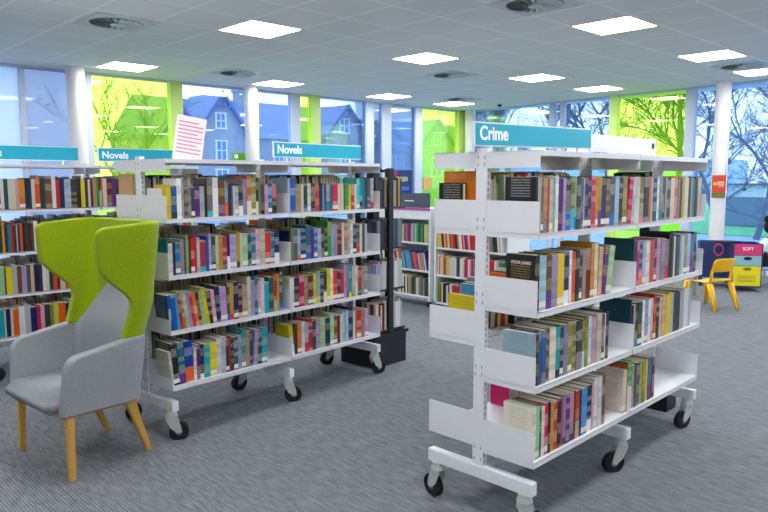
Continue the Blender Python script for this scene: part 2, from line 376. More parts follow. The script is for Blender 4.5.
# blank white sign board behind the Crime sign
o = MB().box(.95, 1.74, .30, .306, 1.585, 1.675).build('blank_sign_panel', WHITE, crime)
MB().box(1.685, 1.715, .2975, .3, 1.622, 1.652).build('fixing_block', BLACKM, o)
MB().box(.97, .976, .3, .306, 1.56, 1.60).box(1.70, 1.706, .3, .306, 1.56, 1.60).build('sign_clip', WHITE, o)

# ------------------------------------------------------------------ books
PAL = {'K': ('#15171c', 'black'), 'k': ('#33363d', 'charcoal'), 'G': ('#7f8488', 'grey'), 'g': ('#b9c0c6', 'light grey'), 'W': ('#edeef0', 'white'), 'w': ('#e0dccb', 'cream'),
       'N': ('#1d2a5c', 'navy'), 'B': ('#1f62b8', 'blue'), 'b': ('#69aede', 'sky blue'), 'i': ('#b5cfe2', 'pale blue'), 'T': ('#157f93', 'teal'), 't': ('#17505e', 'dark teal'),
       'A': ('#3fb0c0', 'turquoise'), 'E': ('#3da444', 'green'), 'e': ('#a9d3a2', 'pale green'), 'L': ('#b4c823', 'lime'), 'F': ('#1f4635', 'dark green'), 'O': ('#8b8b41', 'olive'),
       'Y': ('#ecd51f', 'yellow'), 'y': ('#dba62c', 'gold'), 'U': ('#75513c', 'brown'), 'u': ('#b59d80', 'tan'), 'R': ('#cf2f33', 'red'), 'r': ('#e2685f', 'coral'),
       'M': ('#701f2a', 'maroon'), 'P': ('#6a3187', 'purple'), 'p': ('#b6a5cb', 'lilac'), 'X': ('#d23a74', 'hot pink'), 'x': ('#e5b0bd', 'pale pink'), 'Z': ('#e6682b', 'orange'),
       'z': ('#e9bf94', 'peach'), 'S': ('#4c5f74', 'slate')}
def book_mat(code, var):
    key = 'book_%s_%d' % (PAL[code][1].replace(' ', '_'), var)
    if key in MATS: return MATS[key]
    m = bpy.data.materials.new(key); m.use_nodes = True; t = m.node_tree; b = t.nodes['Principled BSDF']; b.inputs['Roughness'].default_value = .42
    base = lin(PAL[code][0]); lum = base[0] * .3 + base[1] * .6 + base[2] * .1
    rnd = random.Random(ord(code) * 7 + var)
    ink = lin(['#f2efe6', '#f0d46a', '#ffffff'][var % 3]) if lum < .33 else lin(['#20242c', '#7a1f2b', '#23407c'][var % 3])
    alt = lin(PAL[rnd.choice('KWNBTYRXZuiGPFwA')][0])
    N = t.nodes; Lk = t.links
    def mth(op, a, b_=None, c_=None):
        q = N.new('ShaderNodeMath'); q.operation = op
        for i, v in enumerate((a, b_, c_)):
            if v is None: continue
            if isinstance(v, (int, float)): q.inputs[i].default_value = v
            else: Lk.new(v, q.inputs[i])
        return q.outputs[0]
    co = N.new('ShaderNodeTexCoord'); sp = N.new('ShaderNodeSeparateXYZ'); Lk.new(co.outputs['Object'], sp.inputs[0])
    inf = N.new('ShaderNodeObjectInfo'); rn = inf.outputs['Random']
    X_, Y_, Z_ = sp.outputs
    v = N.new('ShaderNodeCombineXYZ'); Lk.new(mth('MULTIPLY', X_, 260), v.inputs[0]); Lk.new(mth('MULTIPLY', Y_, 300), v.inputs[1]); Lk.new(mth('MULTIPLY_ADD', rn, 97.0, mth('MULTIPLY', Z_, 420)), v.inputs[2])
    n1 = N.new('ShaderNodeTexNoise'); n1.inputs['Scale'].default_value = 1; n1.inputs['Detail'].default_value = 1; Lk.new(v.outputs[0], n1.inputs[0])
    v2 = N.new('ShaderNodeCombineXYZ'); Lk.new(mth('MULTIPLY_ADD', rn, 313.0, mth('MULTIPLY', Z_, 21)), v2.inputs[2])
    n2 = N.new('ShaderNodeTexNoise'); n2.inputs['Scale'].default_value = 1; n2.inputs['Detail'].default_value = 0; Lk.new(v2.outputs[0], n2.inputs[0])
    glyph = mth('MULTIPLY', mth('GREATER_THAN', n1.outputs[0], .54), mth('GREATER_THAN', n2.outputs[0], .5))
    spine = mth('LESS_THAN', Y_, .004); lines = mth('MULTIPLY', mth('GREATER_THAN', mth('FRACT', mth('MULTIPLY', Z_, 95)), .55), mth('MULTIPLY', mth('GREATER_THAN', Y_, .025), mth('LESS_THAN', Y_, .115)))
    cov = mth('MULTIPLY', mth('MULTIPLY', mth('MULTIPLY', lines, mth('GREATER_THAN', n1.outputs[0], .44)), mth('SUBTRACT', 1, spine)), .3)
    glyph = mth('MAXIMUM', mth('MULTIPLY', mth('MULTIPLY', glyph, spine), .62), mth('MULTIPLY', cov, mth('GREATER_THAN', n2.outputs[0], .42)))
    # a contrasting block at the head or foot of some spines
    r2 = mth('FRACT', mth('MULTIPLY', rn, 13.7)); r3 = mth('FRACT', mth('MULTIPLY', rn, 57.3))
    lowb = mth('MULTIPLY', mth('LESS_THAN', Z_, mth('MULTIPLY_ADD', r3, .06, .03)), mth('LESS_THAN', r2, .26))
    stick = mth('MULTIPLY', mth('MULTIPLY', mth('GREATER_THAN', Z_, .012), mth('LESS_THAN', Z_, .036)), mth('GREATER_THAN', r2, .62))
    stick = mth('MULTIPLY', stick, mth('LESS_THAN', Y_, .012))
    def mix(f, a, b_):
        q = N.new('ShaderNodeMix'); q.data_type = 'RGBA'; Lk.new(f, q.inputs[0])
        for i, c in ((6, a), (7, b_)):
            if isinstance(c, tuple): q.inputs[i].default_value = c
            else: Lk.new(c, q.inputs[i])
        return q.outputs[2]
    # small hue drift between copies
    hs = N.new('ShaderNodeHueSaturation'); hs.inputs['Color'].default_value = base
    Lk.new(mth('MULTIPLY_ADD', r3, .05, .475), hs.inputs['Hue']); Lk.new(mth('MULTIPLY_ADD', r2, .55, .55), hs.inputs['Value']); hs.inputs['Saturation'].default_value = 1.12
    c = mix(lowb, hs.outputs[0], alt); c = mix(glyph, c, ink); c = mix(stick, c, lin('#e8e6dc'))
    Lk.new(c, b.inputs['Base Color'])
    MATS[key] = m; return m
HT = {1: .180, 2: .200, 3: .218, 4: .238}
DP = {1: .112, 2: .128, 3: .138, 4: .158}
def cover_bm(mb, w, d, h, hard, M_=None):
    t = .0028 if hard else .0012; t = min(t, w * .2)
    n0 = len(mb.bm.verts)
    mb.box(-w / 2, w / 2, 0, t * 1.2, 0, h)                # spine
    mb.box(-w / 2, -w / 2 + t, t * 1.2, d, 0, h); mb.box(w / 2 - t, w / 2, t * 1.2, d, 0, h)
    if M_ is not None:
        mb.bm.verts.ensure_lookup_table()
        for v in mb.bm.verts[n0:]: v.co = M_ @ v.co
def pages_bm(mb, w, d, h, hard, M_=None):
    t = .0028 if hard else .0012; t = min(t, w * .2); o = .004 if hard else .0006
    n0 = len(mb.bm.verts)
    mb.box(-w / 2 + t, w / 2 - t, t * 1.2, d - o, o * .7, h - o)
    if M_ is not None:
        mb.bm.verts.ensure_lookup_table()
        for v in mb.bm.verts[n0:]: v.co = M_ @ v.co
SPECS = []            # every book on every shelf
def add_book(Mw, code, w, h, d, hard, where, prio, place, left=None, right=None, var=0, size=''):
    SPECS.append(dict(M=Mw, c=code, w=w, h=h, d=d, hard=hard, where=where, prio=prio, place=place, var=var))
def frame(u): return Matrix.Translation(u['loc']) @ Matrix.Rotation(u['rz'], 4, 'Z')
rng = random.Random(5)
CAMP = Vector((0, 0, H))
def prio_of(Mw, w, h, vis=1.0):
    p = Mw @ Vector((0, 0, h / 2)); d = p - CAMP; n_ = (Mw.to_3x3() @ Vector((0, -1, 0))); cz = max(.15, abs(n_.dot(d.normalized())))
    return w * h * cz / d.length_squared * vis
ROWS = {
    'C1': 'K-4,24,3 w20,9,3 g29,11,3 U39,18,3 z58,33,3 r91,11,3 g102,30,3 e132,19,3 W151,23,3 P175,31,3 p206,20,3 K226,40,3 O266,33,3 e299,17,3 k316,34,3 S350,21,3 p371,17,3 N388,54,3 r442,39,3 y481,55,3 N536,42,3 U578,38,3 S617,44,3 i661,40,3 K700,40,3 O741,46,3 X787,42,3,.11 g829,33,3,.08 x862,26,3 w888,33,3 O921,50,3 K971,51,4 Z1023,52,3 t1075,42,3 W1117,67,3 S1184,31,3 u1215,25,3 k1240,44,3 w1284,52,3 r1336,46,3 G1382,54,3 y1436,69,3 w1505,28,3 k1533,28,3 u1562,29,3 T1590,66,3 z1656,52,3',
    'C2': 'K13,29,3 i42,52,3 U94,38,3 p132,47,3 Y179,50,3 N229,42,3 W271,21,3 Z292,34,3 K326,30,3 k356,30,3 u386,31,3 M417,40,3 y457,64,4 z521,37,3,.05 P558,38,3,.12 e596,49,3,.17 t883,16,4 M900,22,3 X922,25,3 B946,72,3 W1018,47,3 r1064,54,3 N1118,30,3 x1148,49,3 p1198,50,3 u1248,51,2 K1299,59,4 w1358,55,3 S1413,88,3 G1501,42,3 g1543,50,3 b1593,45,3 N1639,43,3',
    'C3': 'i11,22,3 N33,15,3 S48,22,3 B70,34,3 U105,27,3 w131,47,3 A179,38,3 k217,26,3 p243,37,3 O280,72,3 k352,48,3 O400,54,3 i454,32,3 x486,46,3 w532,47,3 U580,26,3 W606,13,3 N619,25,3 t866,22,4 M888,17,3 g904,17,3 K921,34,3 F955,46,3 W1000,35,3 p1035,41,3 W1076,60,3 R1136,33,4 K1170,35,3 w1204,38,3 z1242,51,3 Y1293,66,3 g1359,33,3 k1392,89,3 g1481,56,3 W1538,87,3',
    'C4': 'w17,26,3 e43,26,3 F69,15,3 w84,23,3 X107,31,3 K138,16,3 y154,24,3 Z178,32,3 K210,27,3 X237,17,3 p254,29,3 P283,27,3 x310,37,3 M347,15,3 R362,35,3 N397,15,3 b412,48,3 N460,46,3 x506,19,3 W525,77,4 U602,29,4 w816,39,3 Z855,17,4 E873,42,4 g915,28,3 U943,22,3 S964,41,3 L1006,29,3 z1035,35,3 Y1070,30,3 b1100,36,3 N1137,16,3 M1153,33,3',
    'L1': 'k-3,14,1 Y11,30,1 B41,35,1 W76,29,3 g105,18,3 U123,22,1 G145,23,1 k168,22,1 P190,34,1 g224,30,1 K254,17,1 G272,36,3 W308,38,3 U346,47,3 i392,25,1 N418,17,1 S435,14,1 w449,14,1 g463,28,1 N491,30,1 p521,30,3 Z551,32,4 O584,36,3 k619,19,3 O638,16,3 S654,30,1 x684,28,1 B712,30,1 X742,38,1 i870,21,3 B891,46,3 u937,48,1 w985,24,1 F1010,60,1 k1070,37,1 R1107,39,1 N1146,28,1 b1173,19,1 M1192,21,1 g1212,34,1 T1246,24,1 X1270,50,1 w1320,54,1 U1374,20,1 E1394,35,1 Y1429,23,1 R1452,33,1 w1484,25,1 A1509,58,3 T1567,53,3 S1620,65,3',
    'L2': 'T-10,21,2 w11,28,1 N39,17,1 B55,30,1 u85,24,2 B109,13,2 L122,17,3 k139,15,1 R154,24,2 X178,13,2 w191,20,2 r211,43,1 B254,17,2 p271,20,3 F292,25,2 w317,21,2 y338,27,2 r364,34,2 N398,19,2 p417,49,2 Y467,23,3 w490,18,2 e508,39,2 S547,29,2 T576,34,2 x610,31,3 w641,39,3 R680,48,2 T728,29,2 N757,36,2 S869,7,2 N876,15,2 O891,21,3 S912,37,2 i949,27,2 N976,44,2 T1020,47,3 P1068,24,2 B1092,34,2 g1126,33,2 k1159,59,2 E1218,35,4 p1253,58,3 M1311,44,2 w1355,25,3 Z1380,34,3 w1414,54,4 N1468,34,2 S1502,36,2 w1538,26,2 k1565,53,2',
    'L3': 'M-23,25,2 B1,22,2,-.06 B23,31,2,-.06 A54,16,2,-.08 R70,22,2,-.1 O92,18,2,-.12 W110,24,2,-.13 p134,20,2,-.14 r153,22,2,-.15 Z175,21,2,-.15 M196,21,2,-.15 e218,22,2,-.15 Y240,27,3,-.15 K267,23,2,-.14 x290,24,2,-.1 N314,29,3,-.06 p343,46,2,-.05 U389,18,3 Y407,28,3 N435,33,3 M468,30,2 u498,37,2 w535,26,4 p561,31,3 T592,25,4 x617,23,2 W640,28,3 A668,34,2 t702,40,3 R742,30,4 y772,17,4 S789,25,4 w865,47,2 N912,43,2 R955,44,2 u999,36,2 M1035,45,2 L1080,31,2 g1111,33,3 k1145,63,2 L1208,32,3 w1239,29,3 Z1268,41,2 N1309,31,2 R1340,31,2 p1370,53,4 A1423,30,4 w1453,62,3 r1515,41,2 u1556,26,2 G1582,37,2',
    'L4': 'w-9,30,2,-.09 K21,36,4,-.09 T57,39,4,-.06 B96,52,4,-.04 w148,20,2 P168,22,2 N190,28,2 A218,41,2 Y259,45,2 W305,32,3 g336,34,3 k371,22,2 R392,12,2 k405,22,2 t426,32,2 p458,28,2 T486,30,4 u516,30,3 t546,21,3 p567,33,3,.1 F600,34,3,.06 A634,44,3,.03 Y870,39,2,-.1 k909,24,2,-.06 Z934,36,2 i970,30,2 w1000,32,2 R1032,36,3 F1068,31,2 p1099,38,2 e1137,49,2 N1187,46,2 e1233,36,3 U1269,34,2 M1303,54,2 i1357,57,3 N1414,47,4 w1461,25,2 O1486,19,2 R1505,44,2 u1549,38,2 p1587,35,2',
    'U1': 'R92,48,3 W140,23,3 t162,28,3 w190,29,3 w219,22,3 x241,23,3 y264,37,3 N301,29,3 F330,16,3 w346,23,3 R369,34,3 k403,17,3 F421,20,3 U441,46,3 W487,28,4 R516,29,3 N545,32,3 i576,48,3 k625,41,3 K666,33,3 Y699,30,3 k729,23,3 w752,18,3 M769,21,3 u790,28,3 E817,19,3 r836,31,3 w867,31,3 M899,37,3 P936,26,3 k962,32,3 Y995,32,3 G1027,41,3 B1068,33,3 w1101,33,3',
    'U2': 'k112,23,2 y134,16,3 k151,20,2 T170,23,2 R193,17,3 k210,17,2 g226,10,2 k236,13,2 r250,20,2 K270,14,2 F283,20,3 M304,14,2 k317,14,2 U331,14,2 W345,28,3 k372,35,2 N407,28,2 R435,35,2',
    'U3': 'e94,39,2 k133,10,2 Y143,43,2 g186,30,3 U216,30,2 p246,34,2 S280,27,2 z307,24,2 N331,31,2 k363,25,2 W387,25,2 w412,25,2 F437,25,2 r462,29,2 M490,22,2 w512,36,2 Z549,29,2 k578,37,2 N615,37,2',
    'U4': 'A76,39,2 w115,11,2 N125,29,2 w155,17,2 Z171,40,2 W212,79,3 N290,46,2 X336,24,2 x360,28,2 k388,39,2 O427,25,2 e452,14,2 Y467,22,2 Z489,51,2 K540,30,2 W570,30,3 N599,38,2'}
SHELF = {'1': 'top shelf', '2': 'second shelf', '3': 'third shelf', '4': 'bottom shelf'}
UNITN = {'C': 'Crime bookcase', 'L': 'middle Novels bookcase', 'U': 'rear left bookcase'}
UD = {'C': UC, 'L': UL, 'U': UU}
ZTOP = {'1': 1.2365, '2': .9275, '3': .6225, '4': .3125}
def row(key, s):
    u = UD[key[0]]; F_ = frame(u); z = ZTOP[key[1]]
    pl = '%s, %s' % (SHELF[key[1]], UNITN[key[0]])
    for it in s.split():
        q = it[1:].split(','); a, w, hc = int(q[0]) / 1000, int(q[1]) / 1000, int(q[2])
        lean = float(q[3]) if len(q) > 3 else 0
        mid = .868 if key[0] != 'U' else .843; e = a + w
        if a < .0035: a = .0035
        if key == 'L1' and a < .0125: a = .0125
        if a < mid < e:
            if mid - a > e - mid: e = mid - .0055
            else: a = mid + .0055
        elif mid - .0055 < e <= mid: e = mid - .0055
        elif mid <= a < mid + .0055: a = mid + .0055
        e = min(e, 1.733 if key[0] != 'U' else 1.683); w = e - a
        if w < .006: continue
        parts = [w]
        if w > .052: k = 2 if w < .085 else 3; parts = [w / k] * k
        x = a
        for j, pw in enumerate(parts):
            code = it[0] if j == 0 else rng.choice([it[0], it[0], 'w', 'g', 'k'])
            h = HT[hc] + rng.uniform(-.006, .006); d = DP[hc] + rng.uniform(-.006, .006)
            ww = max(.007, pw - .0008)
            cx = x + pw / 2
            if lean: Ml = F_ @ Matrix.Translation((cx + (ww / 2 if lean > 0 else -ww / 2), .016, z + .0002)) @ Matrix.Rotation(lean, 4, 'Y') @ Matrix.Translation((-ww / 2 if lean > 0 else ww / 2, 0, 0))
            else: Ml = F_ @ Matrix.Translation((cx, .016 + rng.uniform(0, .004), z + .0002))
            vis = 1.0 if key[0] != 'U' else (.8 if key[1] in '1' else .45)
            if key[0] == 'U' and key[1] in '34' and a > .55: vis = .1
            add_book(Ml, code, ww, h, d, hc == 4 or rng.random() < .2, pl, prio_of(Ml, ww, h, vis), key, var=rng.randrange(3))
            x += pw
for k_, s_ in ROWS.items(): row(k_, s_)
PALS = 'KkkGgWWwwNNBbiTtAEeLFOYyUuuRrMPpXxZzSSSk'
def fill(F_, a0, a1, y, z, turn, place, where, hs=(1, 2, 3, 4), depth=None, vis=.05, pal=PALS, wr=(.012, .034), lean=0):
    x = a0
    while x < a1 - .012:
        w = min(rng.uniform(*wr), a1 - x); hc = rng.choice(hs); h = HT[hc] + rng.uniform(-.008, .008); d = DP[hc]
        if depth: h *= depth
        Ml = F_ @ Matrix.Translation((x + w / 2, y, z + .0002)) @ (Matrix.Rotation(math.pi, 4, 'Z') if turn else Matrix.Identity(4))
        if lean: Ml = Ml @ Matrix.Rotation(lean, 4, 'Y')
        add_book(Ml, rng.choice(pal), w - .0008, h, d, hc == 4, where, prio_of(Ml, w, h, vis), place, var=rng.randrange(3))
        x += w
for si in range(4):
    z = list(ZTOP.values())[si]; e0 = (1.14, .475, .645, .63)[si]
    if e0 < .8: fill(frame(UU), e0, .835, .016, z, False, 'U%d' % (si + 1), 'rear left bookcase', (2, 3), vis=.1)
    fill(frame(UU), max(e0, .85), 1.66, .016, z, False, 'U%d' % (si + 1), 'rear left bookcase', (1, 2, 3), vis=.12)
# books on the far sides of the three bookcases (seen only over and between the front rows)
for key, u, zs in (('C', UC, (1.2365, .7675, .3325)), ('L', UL, tuple(ZTOP.values())), ('U', UU, tuple(ZTOP.values()))):
    for si, z in enumerate(zs):
        a0 = .01
        if key == 'C': a0 = (.085, .20, .45)[si]
        L_ = 1.71 if key != 'U' else 1.66
        mid = .013 + L_ / 2
        end = mid - .01
        hs = (2, 3, 4) if not (key == 'L' and si == 0) else (3, 4, 4)
        if key == 'C' and si == 2: hs = (1, 1)
        yy = .509 if z > 1.2 else .534
        fill(frame(u), a0, end, yy, z, True, key + 'b', 'far side of ' + UNITN[key], hs)
        if key == 'C' and si > 0: fill(frame(u), mid + .02, mid + .35, yy, z, True, key + 'b', 'far side of ' + UNITN[key], hs)
        elif not (key == 'C'): fill(frame(u), mid + .01, L_ + .01, yy, z, True, key + 'b', 'far side of ' + UNITN[key], hs)
        else: fill(frame(u), mid + .30, L_ - .05, yy, z, True, key + 'b', 'far side of ' + UNITN[key], (1, 2))

def face_book(a, y, z, code, w, h, d, turn, place, where):
    Ml = frame(UC) @ Matrix.Translation((a, y, z + .0002)) @ (Matrix.Rotation(math.pi, 4, 'Z') if turn else Matrix.Identity(4))
    add_book(Ml, code, w, h, d, True, where, 1, place, var=0)
face_book(.022, .508, 1.2365, 'K', .026, .195, .13, True, 'Cb', 'far side of Crime bookcase')
face_book(.060, .508, 1.2365, 'Z', .034, .245, .215, True, 'Cb', 'far side of Crime bookcase')
face_book(.120, .53, .7675, 'Y', .03, .165, .17, True, 'Cb', 'far side of Crime bookcase')
# ------------------------------------------------------------------ low white picture-book cases by the windows
def low_case(loc, rz, Wd, zs, Ht, lab, casters=True):
    t = empty('low_bookcase', loc, rz, label=lab, cat='bookcase')
    m = MB(); D = .36
    for a, b in ((0, .024), (Wd - .024, Wd)): MB().box(a, b, 0, D, .09, Ht, .002).build('side_panel', OFFW, t)
    MB().box(.024, Wd - .024, .33, .342, .10, Ht - .03).build('back_panel', OFFW, t)
    MB().box(-.004, Wd + .004, -.006, D, Ht, Ht + .022, .002).build('top', OFFW, t)
    MB().box(.024, Wd - .024, .004, .022, zs[-1] + .26, Ht).build('fascia', OFFW, t)
    for z in zs: MB().box(.024, Wd - .024, .01, .33, z - .02, z).build('shelf', OFFW, t)
    for x in (.05, Wd - .05):
        for y in (.05, D - .05):
            w = MB().tube((x - .012, y, .036), (x + .012, y, .036), .036, n=18); w.mi = 1; w.box(x - .016, x + .016, y - .015, y + .015, .06, .09)
            w.build('caster', [WHEEL, ZINC], t)
    return t
# their fronts face -x (rotate so that local +y points to +x)
BAx, BBx = 5.62, 5.62
A = dict(loc=(BAx, 6.10, 0), rz=R(-90)); B = dict(loc=(BBx, 5.06, 0), rz=R(-90))
low_case(A['loc'], A['rz'], .98, (.13, .42, .735), 1.10, 'low white bookcase of picture books in middle distance, purple strip on its top')
low_case(B['loc'], B['rz'], 1.0, (.09, .40, .70), 1.12, 'low white bookcase seen behind the near end of the Crime bookcase')
FA, FB = frame(A), frame(B)
KP = 'WWwRrXYyPBbTEeZAgkxKN'
for z, nm in ((.735, 'upper'), (.42, 'middle'), (.13, 'lower')):
    fill(FA, .05, .93, .02, z, False, 'A', nm + ' shelf of low white bookcase', (2, 2, 3), vis=.5, pal=KP if nm != 'lower' else 'wuOWFGSygUwkt', wr=(.014, .03), lean=-.22 if nm == 'middle' else 0)
for z, nm in ((.70, 'upper'), (.40, 'middle'), (.09, 'lower')):
    fill(FB, .04, .93, .02, z, False, 'B', nm + ' shelf of low white bookcase behind Crime', (2, 3), vis=.35, pal='PRYTFWwZxWREwKXz', wr=(.014, .034), lean=-.12 if nm == 'upper' else 0)
# ------------------------------------------------------------------ black revolving book tower
SPx, SPy, SPr = 3.665, 3.945, R(5)
sp = empty('book_spinner', (SPx, SPy, 0), SPr, label='black revolving book tower on a black box base beside the middle bookcase', cat='book tower')
MB().box(-.185, .185, -.185, .185, 0, .235, .003).build('base', BLACKM, sp)
MB().box(-.2, .2, -.2, .2, .235, .26, .003).build('base_top', BLACKM, sp)
MB().box(-.035, .035, -.035, .035, .26, 1.50).build('centre_column', BLACKM, sp)
for z in (.27, .59, .91, 1.225): MB().box(-.18, .18, -.18, .18, z, z + .012).build('tier_tray', BLACKM, sp)
MB().box(-.05, .05, -.05, .05, 1.50, 1.53, .002).build('top_cap', BLACKM, sp)
for fa in range(4):
    m = MB().box(-.026, .026, -.19, -.168, .262, 1.53, .002).box(-.01, .01, -.17, -.03, 1.50, 1.52).build('upright', BLACKM, sp); m.rotation_euler = (0, 0, fa * math.pi / 2)
Fs = Matrix.Translation((SPx, SPy, 0)) @ Matrix.Rotation(SPr, 4, 'Z')
for ti, z in enumerate((.2825, .6025, .9225, 1.2375)):
    for fa in range(4):
        Fr = Fs @ Matrix.Rotation(fa * math.pi / 2, 4, 'Z')
        pal = ['WwgM', 'gWwp', 'kGtkSk', 'kKyKuk'][ti]
        nm = ('lowest', 'third', 'second', 'topmost')[ti]
        for lo_, hi_ in ((-.155, -.03), (.03, .155)): fill(Fr, lo_, hi_, -.165, z, False, 'S', nm + ' tier of black book tower', (2, 3), vis=.8 if fa == 0 or fa == 3 else .02, pal=pal, wr=(.016, .032))
# ------------------------------------------------------------------ turn the specs into objects: the 300 largest singly, the rest as one
SPECS.sort(key=lambda s: -s['prio'])
TOP, REST = SPECS[:296], SPECS[296:]
for s in TOP: s['top'] = 1
# neighbours and labels
def centre(s): return s['M'] @ Vector((0, 0, .1))
byplace = {}
for s in SPECS:
    byplace.setdefault((s['place'], s['where']), []).append(s)
for k_, L_ in byplace.items():
    c = [centre(s) for s in L_]
    if k_[0][0] in 'AB': L_.sort(key=lambda s: -centre(s).y)
    elif k_[0][0] == 'S': L_.sort(key=lambda s: centre(s).x - centre(s).y)
    else: L_.sort(key=lambda s: (centre(s).x))
    for i, s in enumerate(L_):
        s['l'] = PAL[L_[i - 1]['c']][1] if i else None; s['r'] = PAL[L_[i + 1]['c']][1] if i + 1 < len(L_) else None
        s['i'] = i; s['n'] = len(L_)
used = {}
def size_word(s):
    a = 'thick' if s['w'] > .034 else ('slim' if s['w'] < .018 else '')
    return a
def label_for(s, lev):
    sz = size_word(s); co = PAL[s['c']][1]; lean = abs((s['M'].to_3x3() @ Vector((0, 0, 1))).z) < .9975
    b = ' '.join(x for x in (('leaning' if lean else ''), sz, co, 'book') if x)
    if s['l'] and s['r']: nb = 'between %s and %s' % (s['l'], s['r']) if s['l'] != s['r'] else 'between two %s' % s['l']
    elif s['r']: nb = 'at row start left of %s' % s['r']
    elif s['l']: nb = 'at row end right of %s' % s['l']
    else: nb = 'standing alone'
    return '%s %s, %s' % (b, nb, s['where'])
ORD = ['first', 'second', 'third', 'fourth', 'fifth', 'sixth', 'seventh']
labs = {}
for s in sorted(TOP, key=lambda s: (s['where'], s['i'])): labs.setdefault(label_for(s, 0), []).append(s)
for l, L_ in labs.items():
    if len(L_) == 1: L_[0]['label'] = l
    elif len(L_) == 2: L_[0]['label'] = l + ', left one'; L_[1]['label'] = l + ', right one'
    else:
        for j, s in enumerate(L_): s['label'] = l + ', %s such' % ORD[min(6, j)]
for s in TOP:
    m = MB(); cover_bm(m, s['w'], s['d'], s['h'], s['hard']); o = m.build('book', book_mat(s['c'], s['var']))
    m = MB(); pages_bm(m, s['w'], s['d'], s['h'], s['hard']); m.build('pages', PAGES, o)
    o.matrix_world = s['M']
    tag(o, s['label'], 'book', 'books on ' + s['where'])
codes = list(PAL); cm = MB(); mats = []
idx = {}
for s in REST:
    k_ = (s['c'], s['var'])
    if k_ not in idx: idx[k_] = len(mats); mats.append(book_mat(*k_))
    cm.mi = idx[k_]; cover_bm(cm, s['w'], s['d'], s['h'], s['hard'], s['M'])
    if 'P' not in idx: idx['P'] = len(mats); mats.append(PAGES)
    cm.mi = idx['P']; pages_bm(cm, s['w'], s['d'], s['h'], s['hard'], s['M'])
tag(cm.build('background_books', mats), 'rows of smaller mixed library books on the rear, low and far side shelves', 'books', None, 'stuff')
print('BOOKS', len(TOP), len(REST))
# ------------------------------------------------------------------ lime and grey wing chair
def smooth_obj(o, lv=1, thick=None, off=0):
    if thick:
        s_ = o.modifiers.new('thickness', 'SOLIDIFY'); s_.thickness = thick; s_.offset = off; s_.use_even_offset = False
    if lv:
        q = o.modifiers.new('soft', 'SUBSURF'); q.levels = lv; q.render_levels = lv
    o.data.polygons.foreach_set('use_smooth', [True] * len(o.data.polygons))
    return o
def grid_obj(name, P, m, parent):
    """P: rows of points"""
    nr, nc = len(P), len(P[0])
    me = bpy.data.meshes.new(name)
    me.from_pydata([tuple(p) for r_ in P for p in r_], [], [(i * nc + j, i * nc + j + 1, (i + 1) * nc + j + 1, (i + 1) * nc + j) for i in range(nr - 1) for j in range(nc - 1)])
    me.materials.append(m); return link(name, me, parent)
def lerp(a, b, t): return a + (b - a) * t
def piece(pts, z):
    if z <= pts[0][0]: return pts[0][1]
    for (z0, v0), (z1, v1) in zip(pts, pts[1:]):
        if z <= z1:
            t = (z - z0) / (z1 - z0); t = t * t * (3 - 2 * t) * .35 + t * .65
            return lerp(v0, v1, t)
    return pts[-1][1]
def ushell(name, hw, xf, xb, zlo, zhi, rc, m, parent, thick, nr=26, rtop=.05, rbot=.0):
    us, ua, ub = 16, 8, 6
    half = []
    for k in range(us): half.append(('s', k / us))
    for k in range(ua): half.append(('a', k / ua))
    for k in range(ub + 1): half.append(('b', k / ub))
    P = []
    for r_ in range(nr + 1):
        v = .5 - .5 * math.cos(math.pi * r_ / nr) if False else r_ / nr
        line = []
        for typ, u in half:
            if typ == 's': t_est = u
            else: t_est = 1
            zl, zh = zlo(t_est), zhi(t_est); z = lerp(zl, zh, v)
            f = xf(z); B_ = xb(z)
            # rounded free corners
            dz = zhi(0) - z
            if dz < rtop: f += rtop - math.sqrt(max(0, rtop ** 2 - (rtop - dz) ** 2))
            db = z - zlo(0)
            if rbot and db < rbot: f += rbot - math.sqrt(max(0, rbot ** 2 - (rbot - db) ** 2))
            xs = max(f + .012, B_ - rc); rx = B_ - xs
            if typ == 's': x, y = lerp(f, xs, u), -hw(z)
            elif typ == 'a': a = u * math.pi / 2; x, y = xs + rx * math.sin(a), -hw(z) + rc - rc * math.cos(a)
            else: x, y = B_ + .0 * u, lerp(-hw(z) + rc, 0, u)
            line.append(Vector((x, y, z)))
        line += [Vector((p.x, -p.y, p.z)) for p in line[-2::-1]]
        P.append(line)
    return smooth_obj(grid_obj(name, P, m, parent), 1, thick)
chair = empty('wing_armchair', (1.077, 3.626, 0), R(5.5), label='tall wing armchair with lime green hood, light grey arms and seat, splayed oak legs', cat='armchair')
xb = lambda z: piece([(.33, .40), (.66, .425), (.84, .475), (1.24, .515)], z)
ushell('hood', lambda z: piece([(.6, .30), (.8, .318), (1.2, .335)], z), lambda z: piece([(.655, .285), (.75, .315), (.81, .335), (.845, .328), (.985, .185), (1.01, .163), (1.24, .155)], z), xb,
       lambda t: .645, lambda t: lerp(1.220, 1.236, t), .10, GREEN_F, chair, .046, nr=40, rtop=.045)
ushell('arm_shell', lambda z: piece([(.33, .285), (.62, .315)], z), lambda z: piece([(.33, -.035), (.61, -.015)], z), xb,
       lambda t: .318, lambda t: lerp(.618, .66, t), .12, GREY_F, chair, .058, nr=22, rtop=.075)
